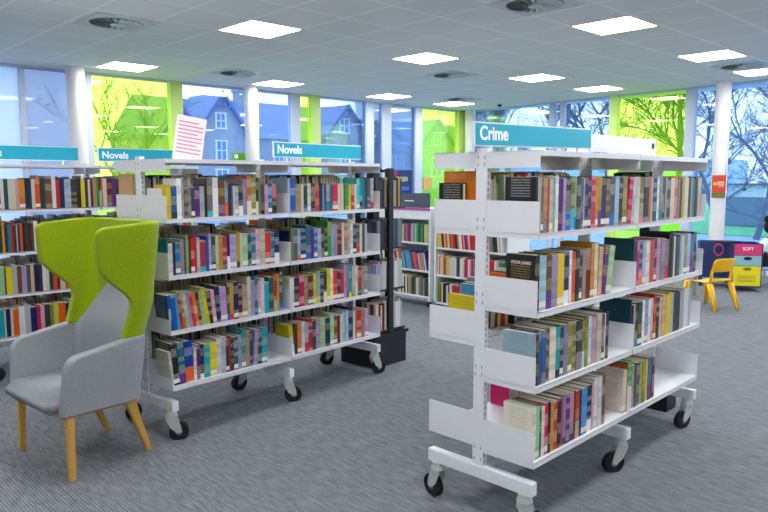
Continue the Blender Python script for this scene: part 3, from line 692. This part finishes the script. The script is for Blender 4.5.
# upholstered inner back, following the shell
P = []
for i in range(17):
    row_ = []
    for j in range(25):
        y = (j / 24 * 2 - 1) * .285
        k = abs(y) / .285
        zt = .915 - .27 * k ** 1.5
        z = lerp(.40, zt, i / 16)
        e = max(0, abs(y) - .20)
        row_.append((xb(z) - .10 + math.sqrt(max(0, .0101 - e * e)) - .052 - .012 * math.sin(math.pi * i / 16), y, z))
    P.append(row_)
smooth_obj(grid_obj('inner_back', P, GREY_F, chair), 1, .045)
m = MB(); m.box(-.085, .40, -.258, .258, .325, .415, .028)
q = m.build('seat_cushion', GREY_F, chair, True)
m = MB(); m.box(-.02, .38, -.275, .275, .302, .334, .004); m.build('seat_frame', OAK, chair)
for sy_ in (-1, 1):
    m = MB(); m.taper((.006, sy_ * .290, 0), (.012, sy_ * .278, .325), .029, .026, .038, .036); m.build('leg', OAK, chair)
    m = MB(); m.taper((.452, sy_ * .222, 0), (.33, sy_ * .245, .335), .027, .026, .056, .036); m.build('leg', OAK, chair)
m = MB(); m.box(-.0, .34, -.292, -.272, .296, .332, .004).box(-.0, .34, .272, .292, .296, .332, .004); 
m = None
# ------------------------------------------------------------------ child's yellow chair
yc = empty('child_chair', (7.70, 2.885, 0), R(-20.6), label='yellow moulded plastic child chair on grey carpet at right', cat='chair')
Wd = .37
P = []
for i in range(12):        # one swept sheet: seat front lip, seat, rear bend
    t = i / 11
    row_ = []
    for j in range(9):
        x = .035 + (Wd - .07) * j / 8; k = abs(j - 4) / 4
        y = lerp(.345, .02, t)
        z = .302 - .012 * (1 - k * k) * math.sin(math.pi * min(1, t * 1.1)) - (.035 if i == 0 else (.008 if i == 1 else 0)) + (.02 * max(0, t - .8) * 5)
        row_.append((x, y + (.006 if i == 0 else 0), z))
    P.append(row_)
smooth_obj(grid_obj('seat', P, YEL, yc), 1, .012)
P = []
for i in range(9):
    t = i / 8; row_ = []
    for j in range(11):
        k = (j / 10 * 2 - 1); hwid = .165 * (1 - .0 * t) * (1 - .12 * max(0, t - .75) * 4 * abs(k) ** 3)
        row_.append((Wd / 2 + k * hwid, -.012 - .045 * t + .03 * k * k, .425 + .155 * t - .012 * max(0, t - .8) * 5 * abs(k) ** 4))
    P.append(row_)
smooth_obj(grid_obj('backrest', P, YEL, yc), 1, .014)
for s in (-1, 1):
    m = MB(); m.taper((Wd / 2 + s * .148, .03, .30), (Wd / 2 + s * .150, .008, .45), .035, .03, .035, .016, .005); m.build('back_strut', YEL, yc, True)
m = MB(); m.box(Wd / 2 - .15, Wd / 2 + .15, .005, .025, .315, .345, .006); m.build('back_rail', YEL, yc, True)
for x, y, dx, dy in ((.03, .03, -.01, -.10), (Wd - .03, .03, .02, -.10), (.03, .335, -.02, .03), (Wd - .03, .335, .02, .03)):
    m = MB(); m.taper((x + dx, y + dy, 0), (x, y, .298), .042, .040, .066, .055, .010); m.build('leg', YEL, yc, True)
# ------------------------------------------------------------------ picture-book trolley with coloured drawers
NAVYP = mat('navy_board', '#24356b', .5)
kb = empty('drawer_trolley', (9.30, 3.22, 0), R(-58), label='navy wheeled book trolley with pink, pale teal and yellow drawer fronts', cat='trolley')
KW, KD = .35, .40
m = MB(); m.box(0, .014, 0, KD, .055, .615).box(KW - .014, KW, 0, KD, .055, .615).box(.014, KW - .014, 0, KD, .055, .07).box(.014, KW - .014, KD - .014, KD, .055, .615)
m.build('carcass', NAVYP, kb)
MB().box(.014, KW - .014, .02, KD - .02, .50, .51).build('tray', NAVYP, kb)
for z0, z1, c, nme in ((.47, .61, '#d93a78', 'pink'), (.335, .463, '#8fc4cc', 'pale teal'), (.075, .328, '#f0e01c', 'yellow')):
    d_ = MB().box(.016, KW - .016, -.008, .004, z0, z1, .002).build('drawer_front', mat(nme.replace(' ', '_') + '_laminate', c, .45), kb); d_['label'] = nme + ' drawer front'
    if nme != 'pink':
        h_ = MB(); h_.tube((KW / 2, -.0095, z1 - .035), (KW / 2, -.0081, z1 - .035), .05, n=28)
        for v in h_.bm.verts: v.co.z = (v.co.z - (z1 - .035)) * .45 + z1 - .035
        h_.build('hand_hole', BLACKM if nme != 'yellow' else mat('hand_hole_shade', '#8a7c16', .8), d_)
    if nme == 'yellow':
        l_ = MB()
        for zz in (.13, .2): l_.box(.07, KW - .08, -.0092, -.0081, zz, zz + .005)
        for xx in (.07, KW - .085): l_.box(xx, xx + .005, -.0092, -.0081, .13, .2)
        for zz in (.145, .165, .18): l_.box(.085, KW - .1, -.0092, -.0081, zz, zz + .004)
        l_.build('printed_outline', mat('print_grey', '#6d6a3c', .7), d_)
for x in (.04, KW - .04):
    for y in (.04, KD - .04): MB().tube((x - .01, y, .027), (x + .01, y, .027), .027, n=16).box(x - .012, x + .012, y - .01, y + .01, .045, .056).build('caster', mat('grey_wheel', '#8a8d90', .5), kb)
def to_mesh(o):
    dg = bpy.context.evaluated_depsgraph_get(); dg.update(); me = bpy.data.meshes.new_from_object(o.evaluated_get(dg)); n_ = o.name
    q = bpy.data.objects.new(n_, me); COL.objects.link(q); q.parent = o.parent; q.location = o.location; q.rotation_euler = o.rotation_euler
    bpy.data.objects.remove(o); q.name = n_; return q
text('printed_word', 'SOFT', .055, TXT, kb, (KW / 2, -.0085, .535), (R(90), 0, 0), .0005, .001, 'CENTER')
bk = empty('open_book', (9.44, 3.27, .6155), R(-30), label='dark book lying on top of the navy drawer trolley', cat='book')
MB().box(-.12, .10, -.02, .16, 0, .02, .003).build('cover', BLACKM, bk)
# blue book bin with a pink ring
bb = empty('book_bin', (9.46, 3.70, 0), R(-62), label='blue canvas-sided book bin with a pink letter ring, left of the drawer trolley', cat='book bin')
MB().box(0, .45, 0, .02, .12, .615, .003).build('front_panel', NAVYP, bb)
MB().box(0, .02, .02, .30, .12, .60).box(.43, .45, .02, .30, .12, .60).box(.02, .43, .28, .30, .12, .6).box(.02, .43, .02, .28, .12, .14).build('carcass', NAVYP, bb)
for x in (.03, .42):
    for y in (.03, .27): MB().box(x - .015, x + .015, y - .015, y + .015, 0, .12).build('leg', NAVYP, bb)
bpy_ring = bpy.data.meshes.new('ring_letter'); r_bm = bmesh.new()
N_ = 28
for k in range(N_ + 1):
    a = math.tau * k / N_
    for rr in (.055, .075): r_bm.verts.new((.23 + rr * .85 * math.cos(a), -.001, .50 + rr * 1.15 * math.sin(a)))
r_bm.verts.ensure_lookup_table()
for k in range(N_): r_bm.faces.new((r_bm.verts[2 * k], r_bm.verts[2 * k + 1], r_bm.verts[2 * k + 3], r_bm.verts[2 * k + 2]))
r_bm.to_mesh(bpy_ring); bpy_ring.materials.append(mat('pink_laminate', '#d93a78', .45)); link('ring_letter', bpy_ring, bb)
# low wooden-topped table behind the far end of the Crime bookcase
tb = empty('kids_table', (7.98, 3.34, 0), R(0), label='low table with pale wood top behind the far end of the Crime bookcase', cat='table')
MB().box(-.02, .70, 0, .55, .53, .555, .006).build('tabletop', mat('beech_top', '#D9BFA0', .45, noise=.08, nscale=14), tb)
for x in (.02, .64):
    for y in (.05, .48): MB().box(x, x + .04, y, y + .04, 0, .53).build('leg', mat('leg_greybeige', '#A9A596', .5), tb)
yb2 = empty('picture_book', (8.45, 3.62, .5555), R(20), label='yellow picture book standing on the low wood-topped table', cat='book')
MB().box(-.08, .08, 0, .012, 0, .20, rot=(R(-4), 0, 0), piv=(0, 0, 0)).build('cover', YEL, yb2)
# ------------------------------------------------------------------ seated child at the right edge
SKIN = mat('dark_brown_skin', '#5a3a2a', .6); SHIRT = mat('white_shirt', '#dfe3ea', .8); TROU = mat('black_trousers', '#1b1e2a', .85); HAIR = mat('black_curly_hair', '#17120f', .95, bump=.8, bscale=120)
kid = empty('person', (10.12, 3.12, 0), R(-43), label='person sitting at right edge, dark hair in a bun, white top, dark trousers, leaning forward', cat='person')
def skin(name, verts, edges, m, parent, lv=2):
    me = bpy.data.meshes.new(name); me.from_pydata([v[:3] for v in verts], edges, []); me.materials.append(m)
    o = link(name, me, parent)
    s_ = o.modifiers.new('skin', 'SKIN'); s_.use_smooth_shade = True
    lay = me.skin_vertices[0].data if me.skin_vertices else None
    if lay is None:
        bm_ = bmesh.new(); bm_.from_mesh(me); bm_.verts.layers.skin.verify(); bm_.to_mesh(me); bm_.free(); lay = me.skin_vertices[0].data
    for i, v in enumerate(verts): lay[i].radius = (v[3], v[4] if len(v) > 4 else v[3])
    lay[0].use_root = True
    q = o.modifiers.new('soft', 'SUBSURF'); q.levels = lv; q.render_levels = lv
    return o
# skin body (head, neck, arms, legs below the clothes): one figure, facing local +x
V = [(0, 0, .36, .085), (.02, 0, .46, .085), (.06, 0, .56, .088), (.09, 0, .63, .05), (.105, 0, .67, .036), (.12, 0, .71, .05), (.125, 0, .76, .078), (.12, 0, .81, .066),
     (.085, .10, .60, .036), (.17, .13, .50, .028), (.30, .09, .50, .022), (.34, .085, .505, .02),
     (.085, -.10, .60, .036), (.17, -.13, .50, .028), (.30, -.09, .50, .022), (.34, -.085, .505, .02),
     (.02, .065, .35, .065), (.27, .085, .345, .05), (.29, .09, .16, .038), (.28, .09, .05, .028), (.36, .095, .03, .026),
     (.02, -.065, .35, .065), (.27, -.085, .345, .05), (.29, -.09, .16, .038), (.28, -.09, .05, .028), (.36, -.095, .03, .026)]
E_ = [(0, 1), (1, 2), (2, 3), (3, 4), (4, 5), (5, 6), (6, 7), (2, 8), (8, 9), (9, 10), (10, 11), (2, 12), (12, 13), (13, 14), (14, 15), (0, 16), (16, 17), (17, 18), (18, 19), (19, 20), (0, 21), (21, 22), (22, 23), (23, 24), (24, 25)]
body = skin('body', V, E_, SKIN, kid)
for s in (-1, 1):
    for k in range(4): 
        y0 = s * (.085 + (k - 1.5) * .011)
        skin('finger', [(.35, y0, .505, .006), (.372, y0, .502, .0055), (.385 - .003 * abs(k - 1.5), y0, .492, .005)], [(0, 1), (1, 2)], SKIN, body, 1)
    skin('thumb', [(.335, s * .068, .505, .007), (.355, s * .055, .503, .006), (.368, s * .053, .497, .005)], [(0, 1), (1, 2)], SKIN, body, 1)
skin('shirt', [(0, 0, .37, .098), (.02, 0, .46, .096), (.06, 0, .56, .098), (.085, 0, .62, .066), (.085, .10, .60, .048), (.14, .125, .53, .042), (.085, -.10, .60, .048), (.14, -.125, .53, .042)],
     [(0, 1), (1, 2), (2, 3), (2, 4), (4, 5), (2, 6), (6, 7)], SHIRT, kid)
skin('trousers', [(0, 0, .35, .096), (.02, .065, .35, .076), (.27, .085, .345, .062), (.29, .09, .16, .05), (.285, .09, .08, .042), (.02, -.065, .35, .076), (.27, -.085, .345, .062), (.29, -.09, .16, .05), (.285, -.09, .08, .042)],
     [(0, 1), (1, 2), (2, 3), (3, 4), (0, 5), (5, 6), (6, 7), (7, 8)], TROU, kid)
h_ = MB(); h_.ball((.098, 0, .79), .098, (1, .95, .95), 20); h_.ball((.045, 0, .90), .052, (1, 1, 1), 16); h_.ball((.065, 0, .865), .035)
h_.build('hair', HAIR, kid, True)
f_ = MB()
for s in (-1, 1): f_.ball((.196, s * .03, .765), .009)
f_.build('eyes', BLACKM, kid, True)
MB().ball((.205, 0, .745), .013, (1, .9, 1)).ball((.198, 0, .718), .018, (.5, 1.2, .35)).build('nose_and_mouth', SKIN, kid, True)
st = empty('stool', (10.12, 3.12, 0), R(-43), label='small pale stool under the seated person at the right edge', cat='stool')
MB().box(-.13, .12, -.13, .13, .235, .262, .006).build('seat', mat('pale_blue_plastic', '#b9cbe8', .4), st)
for x in (-.1, .09):
    for y in (-.1, .1): MB().tube((x, y, 0), (x, y, .236), .013).build('leg', ZINC, st)
# ------------------------------------------------------------------ notices, posters and small things
o = MB().box(-.09, .09, 0, .003, 0, .27).build('notice_sheet', mat('notice_paper', '#E6DCE4', .7)); o.location = frame(UL) @ Vector((.40, .40, 1.561)); o.rotation_euler = (0, R(9), R(-14))
tag(o, 'white notice sheet with pink and grey printed lines, tilted on top of the middle bookcase', 'notice')
l_ = MB()
for k in range(9): l_.box(-.075, .075 - (.03 if k % 3 == 2 else 0), -.0008, -.0001, .045 + k * .023, .053 + k * .023)
l_.build('printed_lines', mat('notice_print', '#C98A9C', .7), o)
c_ = MB().box(0, .003, .0, .15, 0, .165).build('notice_card', mat('card_white', '#e6e8ec', .6)); c_.matrix_world = frame(UL) @ Matrix.Translation((.0065, .05, 1.2367))
tag(c_, 'plain white card standing at the near end of the top shelf, middle bookcase', 'card')
# poster on the right-hand column (flat, facing the room)
po = MB().box(-.095, .095, -.003, 0, -.17, .17).build('poster', mat('poster_red', '#D8452F', .6)); po.location = (10.87, 4.02, 1.325); po.rotation_euler = (0, 0, R(-69))
tag(po, 'small orange-red poster with yellow and floral print on the white column', 'poster')
q_ = MB(); q_.box(-.02, .07, -.0045, -.0031, .06, .075).box(-.03, .07, -.0045, -.0031, .03, .045).box(-.01, .07, -.0045, -.0031, .0, .012); q_.build('poster_lines', mat('poster_cream', '#F3D9B8', .6), po)
q_ = MB(); q_.tube((-.055, -.0045, .04), (-.055, -.0031, .04), .028, n=18); q_.build('yellow_patch', mat('poster_yellow', '#E8C32A', .6), po)
q_ = MB().box(-.093, .093, -.0045, -.0031, -.168, -.09).build('floral_strip', mat('poster_floral', '#6E7A35', .6, noise=.9, nscale=60), po)
# dark blue poster in the window
tp = MB().box(9.34, 9.98, YW - .035, YW - .030, 1.14, 1.62).build('window_poster', mat('poster_navy', '#1d2f63', .5)); tag(tp, 'dark blue poster reading TIGER in the window beyond the book tower', 'poster')
text('poster_word', 'TIGER', .125, mat('poster_pale_yellow', '#E9E6A6', .6), tp, (9.53, YW - .0365, 1.40), (R(90), 0, 0), .0005, .002)
MB().box(9.36, 9.9, YW - .037, YW - .0352, 1.22, 1.30).build('blue_strip', mat('poster_blue', '#3c6bd0', .6), tp)
MB().ball((9.52, YW - .037, 1.56), .05, (1, .04, 1.1)).build('red_patch', mat('poster_crimson', '#B0263C', .6), tp)
o = MB().box(5.9, 6.13, YW - .01, YW + .028, 1.75, 1.87).build('window_sticker', mat('sticker_green', '#7DC31E', .5)); tag(o, 'small green sticker low on the window beside the white column', 'sticker')
MB().box(5.93, 5.99, YW - .013, YW - .0101, 1.78, 1.84).build('white_mark', TXT, o)
o = MB().box(10.36, 10.60, YW - .01, YW + .028, 1.24, 1.48).build('window_notice', mat('notice_orange', '#E0B060', .6)); tag(o, 'small pale orange notice on the green corner window', 'notice')
ds = empty('shelf_sign', (5.70, 5.62, 1.1225), R(-90), label='dark slate sign with a white line standing on the low white bookcase', cat='sign')
MB().box(0, .42, 0, .012, .01, .165, .002).build('board', mat('slate_sign', '#4A4F68', .5), ds); MB().box(.03, .17, -.0015, -.0002, .07, .082).build('lettering_strip', TXT, ds)
MB().box(.04, .38, -.03, .05, 0, .011).build('foot', mat('slate_sign', '#4A4F68', .5), ds)
MB().box(-.004, .984, -.0075, -.0062, 1.099, 1.124).build('purple_edge_strip', mat('purple_strip', '#B03FA0', .5), bpy.data.objects['low_bookcase'])
# wire book support and leaning brown folder on the bottom shelf of the Crime bookcase
wb = empty('wire_book_support', frame(UC) @ Vector((.004, .03, .3126)), UC['rz'], label='grey wire book support at near end of the bottom Crime shelf', cat='book support')
m = MB()
pts = [(.004, .03, 0), (.004, .03, .10), (.004, .045, .115), (.004, .12, .115), (.004, .135, .10), (.004, .135, 0)]
for a, b in zip(pts, pts[1:]): m.tube(a, b, .002, n=8)
m.build('wire_loop', ZINC, wb)
# black display stand behind the far end of the Crime bookcase
bs = empty('display_stand', (4.17, 1.97, 0), R(3), label='black display stand with square base behind far end of the Crime bookcase', cat='stand')
MB().box(-.05, .10, -.20, .20, 0, .27, .003).build('base', BLACKM, bs); MB().box(-.02, .02, -.03, .03, .27, 1.42).build('pole', BLACKM, bs)
MB().box(-.03, .05, -.02, .19, 1.40, 1.49, .003).box(-.03, .04, -.07, -.02, 1.30, 1.515, .003).build('top_holder', BLACKM, bs)
cv = text('cover_title', 'PETER JAMES', .0165, mat('cover_pink_print', '#E3C8C8', .6), None, (0, 0, 0), (0, 0, 0), .0003, .0003, 'CENTER')
_bk = [o for o in COL.objects if o.name.startswith('book') and o.get('group') == 'books on second shelf, Crime bookcase']
_bk = min(_bk, key=lambda o: o.matrix_world.translation.x)
cv.parent = _bk; cv.location = (min(v.co.x for v in _bk.data.vertices) - .0006, .068, .185); cv.rotation_euler = (R(90), 0, R(-90))
# ------------------------------------------------------------------ outside: lawn, path, houses, shelter, bare trees
def ground(name, x0, x1, y0, y1, z, m): return struct(MB().box(x0, x1, y0, y1, z - .1, z).build(name, m))
ground('ground_paving', -30, 90, -60, YW + .2 + 90, -.16, mat('pale_paving', '#8FA6CC', .8, noise=.08, nscale=.7))
tag(MB().box(20.3, 90, -40, 60, -.158, -.12).build('lawn', mat('lawn_green', '#57B06A', .95, noise=.3, nscale=3)), 'green lawn beyond the right-hand windows', 'lawn', None, 'structure')
STONE = mat('stone_rubble', '#8F9096', .9, noise=.35, nscale=2.6); SLATE = mat('roof_slate', '#5C6E94', .6, noise=.12, nscale=5); BARGE = mat('bargeboard_dark', '#3C5590', .6)
WFR = mat('white_sash_frame', '#D5DEEE', .5); PANE = mat('dark_window_pane', '#6C7FA8', .15)
def win(par, xc, z0, z1, w, y):
    f = MB()
    f.box(xc - w / 2 - .05, xc + w / 2 + .05, y - .06, y, z0 - .06, z0).box(xc - w / 2 - .05, xc + w / 2 + .05, y - .05, y, z1, z1 + .05)
    for s in (-1, 1): f.box(xc + s * w / 2 - .03, xc + s * w / 2 + .03, y - .05, y, z0, z1)
    f.box(xc - .02, xc + .02, y - .045, y, z0, z1).box(xc - w / 2, xc + w / 2, y - .045, y, (z0 + z1) / 2 - .02, (z0 + z1) / 2 + .02)
    o = f.build('window', WFR, par)
    MB().box(xc - w / 2, xc + w / 2, y - .02, y - .005, z0, z1).build('pane', PANE, o)
def house(name, x0, x1, yf, ze, zr, gables, chim, wins, lab, zg=-.16):
    t = empty(name, (0, 0, 0), 0, label=lab, cat='house', group='stone houses across the street')
    D = 5.0
    MB().box(x0, x1, yf, yf + D, zg, ze).build('wall', STONE, t)
    MB().poly([(yf - .15, ze - .08), (yf + D + .15, ze - .08), (yf + D / 2, zr)], 'x', x0 - .1, x1 + .1).build('roof', SLATE, t)
    for xa, za, hw, zl in gables:
        g = MB(); g.poly([(xa - hw * .86, zg), (xa + hw * .86, zg), (xa + hw * .86, zl + .1), (xa, za - .16), (xa - hw * .86, zl + .1)], 'y', yf - .25, yf + .5); g.build('gable_wall', STONE, t)
        r = MB(); r.poly([(xa - hw, zl), (xa, za), (xa + hw, zl), (xa + hw, zl - .1), (xa, za - .12), (xa - hw, zl - .1)], 'y', yf - .38, yf + 2.2); r.build('gable_roof', SLATE, t)
        b = MB(); b.poly([(xa - hw - .05, zl - .05), (xa, za + .03), (xa + hw + .05, zl - .05), (xa + hw + .05, zl - .2), (xa, za - .16), (xa - hw - .05, zl - .2)], 'y', yf - .45, yf - .38)
        b.box(xa - hw * .35, xa + hw * .35, yf - .44, yf - .4, za - .62, za - .56).box(xa - .03, xa + .03, yf - .44, yf - .4, za - .6, za - .1); b.build('bargeboard', BARGE, t)
    for xc, w, zb_, zt in chim:
        MB().box(xc - w / 2, xc + w / 2, yf + 2.0, yf + 2.5, zb_, zt).box(xc - w / 2 - .05, xc + w / 2 + .05, yf + 1.95, yf + 2.55, zt - .12, zt).build('chimney', STONE, t)
        for k in (-.25, .25): MB().tube((xc + k * w, yf + 2.25, zt), (xc + k * w, yf + 2.25, zt + .22), .07, .055).build('chimney_pot', mat('clay_pot', '#8E7C86', .8), t)
    for w_ in wins: win(t, *w_)
    return t
house('stone_house', 11.9, 15.4, 24, 3.15, 4.75, [(12.4, 4.15, .85, 3.1), (14.11, 4.80, 1.15, 3.25)], [], [(14.05, 3.42, 3.95, .42, 23.75), (14.05, 2.2, 2.9, .45, 23.75), (12.3, 2.0, 2.7, .35, 23.75), (14.05, .9, 1.8, .5, 23.75)],
      'grey stone house with pointed gable and white windows, seen beside the white notice')
house('stone_house', 15.9, 22.75, 24.4, 3.2, 4.9, [(20.79, 4.83, 1.3, 3.4)], [(16.85, .6, 4.0, 5.35)], [(20.65, 3.55, 4.15, .55, 24.15), (17.2, 2.0, 2.8, .5, 24.4), (18.4, 2.0, 2.8, .5, 24.4), (20.7, 1.7, 2.6, .6, 24.15)],
      'stone house with chimney and a dark steep gable above the middle Novels sign')
house('stone_house', 23.1, 25.6, 24.8, 2.9, 4.55, [(23.4, 3.6, .9, 2.8)], [], [(23.8, 1.6, 2.6, .6, 24.55), (24.9, 1.8, 2.6, .5, 24.8)], 'lower blue-roofed stone house left of the green corner window')
house('stone_house', 26.05, 31.5, 24.6, 3.1, 4.6, [(27.2, 4.52, 1.45, 3.2)], [], [(27.2, 3.2, 3.8, .5, 24.35), (27.2, 1.6, 2.5, .8, 24.35), (29.5, 1.6, 2.5, .6, 24.6)], 'gabled stone house seen through the green corner window')
sh = empty('park_shelter', (24.0, 8.0, -.16), 0, label='small park shelter with a white upper band seen right of the white column', cat='shelter')
MB().box(0, 1.5, -.55, .62, .06, 1.0).build('wall', mat('shelter_grey', '#5F7F93', .4), sh); MB().box(-.02, 1.52, -.57, .64, 1.0, 1.42).build('white_band', mat('shelter_white', '#E8EEF4', .5), sh)
MB().box(-.2, 1.7, -.75, .82, 1.38, 1.44).build('roof', mat('shelter_roof', '#5B6690', .5), sh); MB().box(-.03, -.02, .0, .14, 1.2, 1.3).build('small_sign', BLACKM, sh)
BARK = mat('bare_bark', '#4A5566', .95)
def tree(x, y, h, seed, lab, spread=1.0, depth=6, grp='bare trees in the park'):
    rr = random.Random(seed); vs = []; fs = []
    def seg(p0, p1, r0, r1, n=4):
        d = (p1 - p0); q = d.to_track_quat('Z', 'Y').to_matrix(); b = len(vs)
        for p, r_ in ((p0, r0), (p1, r1)):
            for k in range(n): a = math.tau * k / n; vs.append(tuple(p + q @ Vector((math.cos(a) * r_, math.sin(a) * r_, 0))))
        for k in range(n): fs.append((b + k, b + (k + 1) % n, b + n + (k + 1) % n, b + n + k))
    def grow(p, d, L_, r, k):
        n = 3; q = p
        for i in range(n):
            d = (d + Vector((rr.uniform(-.22, .22), rr.uniform(-.22, .22), rr.uniform(-.08, .12)))).normalized()
            e = q + d * L_ / n; seg(q, e, r * (1 - .12 * i), r * (1 - .12 * (i + 1)), 6 if k > 4 else 3); q = e
            if k > 0 and (i < n - 1 or k < 3):
                for _ in range(1 if k > 3 else 2):
                    dd = (d * .6 + Vector((rr.uniform(-1, 1), rr.uniform(-1, 1), rr.uniform(-.3, .6)))).normalized(); grow(q, dd, L_ * .55, max(.006, r * .4), k - 2)
        if k <= 0: return
        for j in range(3 if k > 3 else 2):
            dd = (d + Vector((rr.uniform(-1, 1) * spread, rr.uniform(-1, 1) * spread, rr.uniform(-.25, .5))) * .8).normalized()
            grow(q, dd, L_ * rr.uniform(.68, .82), max(.006, r * .6), k - 1)
    grow(Vector((0, 0, 0)), Vector((0, 0, 1)), h * .25, h * .0125, depth)
    print('tree', len(fs))
    me = bpy.data.meshes.new('bare_tree'); me.from_pydata(vs, [], fs); me.materials.append(BARK); o = link('bare_tree', me); o.location = (x, y, -.165)
    tag(o, lab, 'tree', grp)
tree(8.6, 19.5, 6.0, 3, 'bare tree with thin branches in the left green window', 1.1, 5)
for x, y, h, sd, l in ((19.5, 14.2, 7.5, 11, 'bare tree behind the left half of the Crime sign'), (21, 11.2, 8.5, 12, 'bare tree behind the right half of the Crime sign'), (23, 8.6, 8, 13, 'bare tree in the large green window above the Crime bookcase'),
                      (30, 12.5, 11, 14, 'distant bare tree rising beyond the green window'), (19.5, 6.2, 6.5, 15, 'bare tree just left of the white column'), (23, 4.2, 8, 16, 'large spreading bare tree at the right window edge'),
                      (31, 8.2, 10, 17, 'far bare tree between the column and the park shelter'), (33, 20, 11, 18, 'far bare tree left of the Crime sign'), (33, 4.5, 11, 19, 'far bare tree above the park shelter')):
    tree(x, y, h, sd, l)
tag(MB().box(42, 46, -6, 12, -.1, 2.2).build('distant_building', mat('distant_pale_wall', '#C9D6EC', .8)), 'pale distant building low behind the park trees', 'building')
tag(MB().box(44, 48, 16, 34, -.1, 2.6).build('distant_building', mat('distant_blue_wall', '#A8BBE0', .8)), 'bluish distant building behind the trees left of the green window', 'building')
for o in [o for o in COL.objects if o.type == 'FONT']: to_mesh(o)
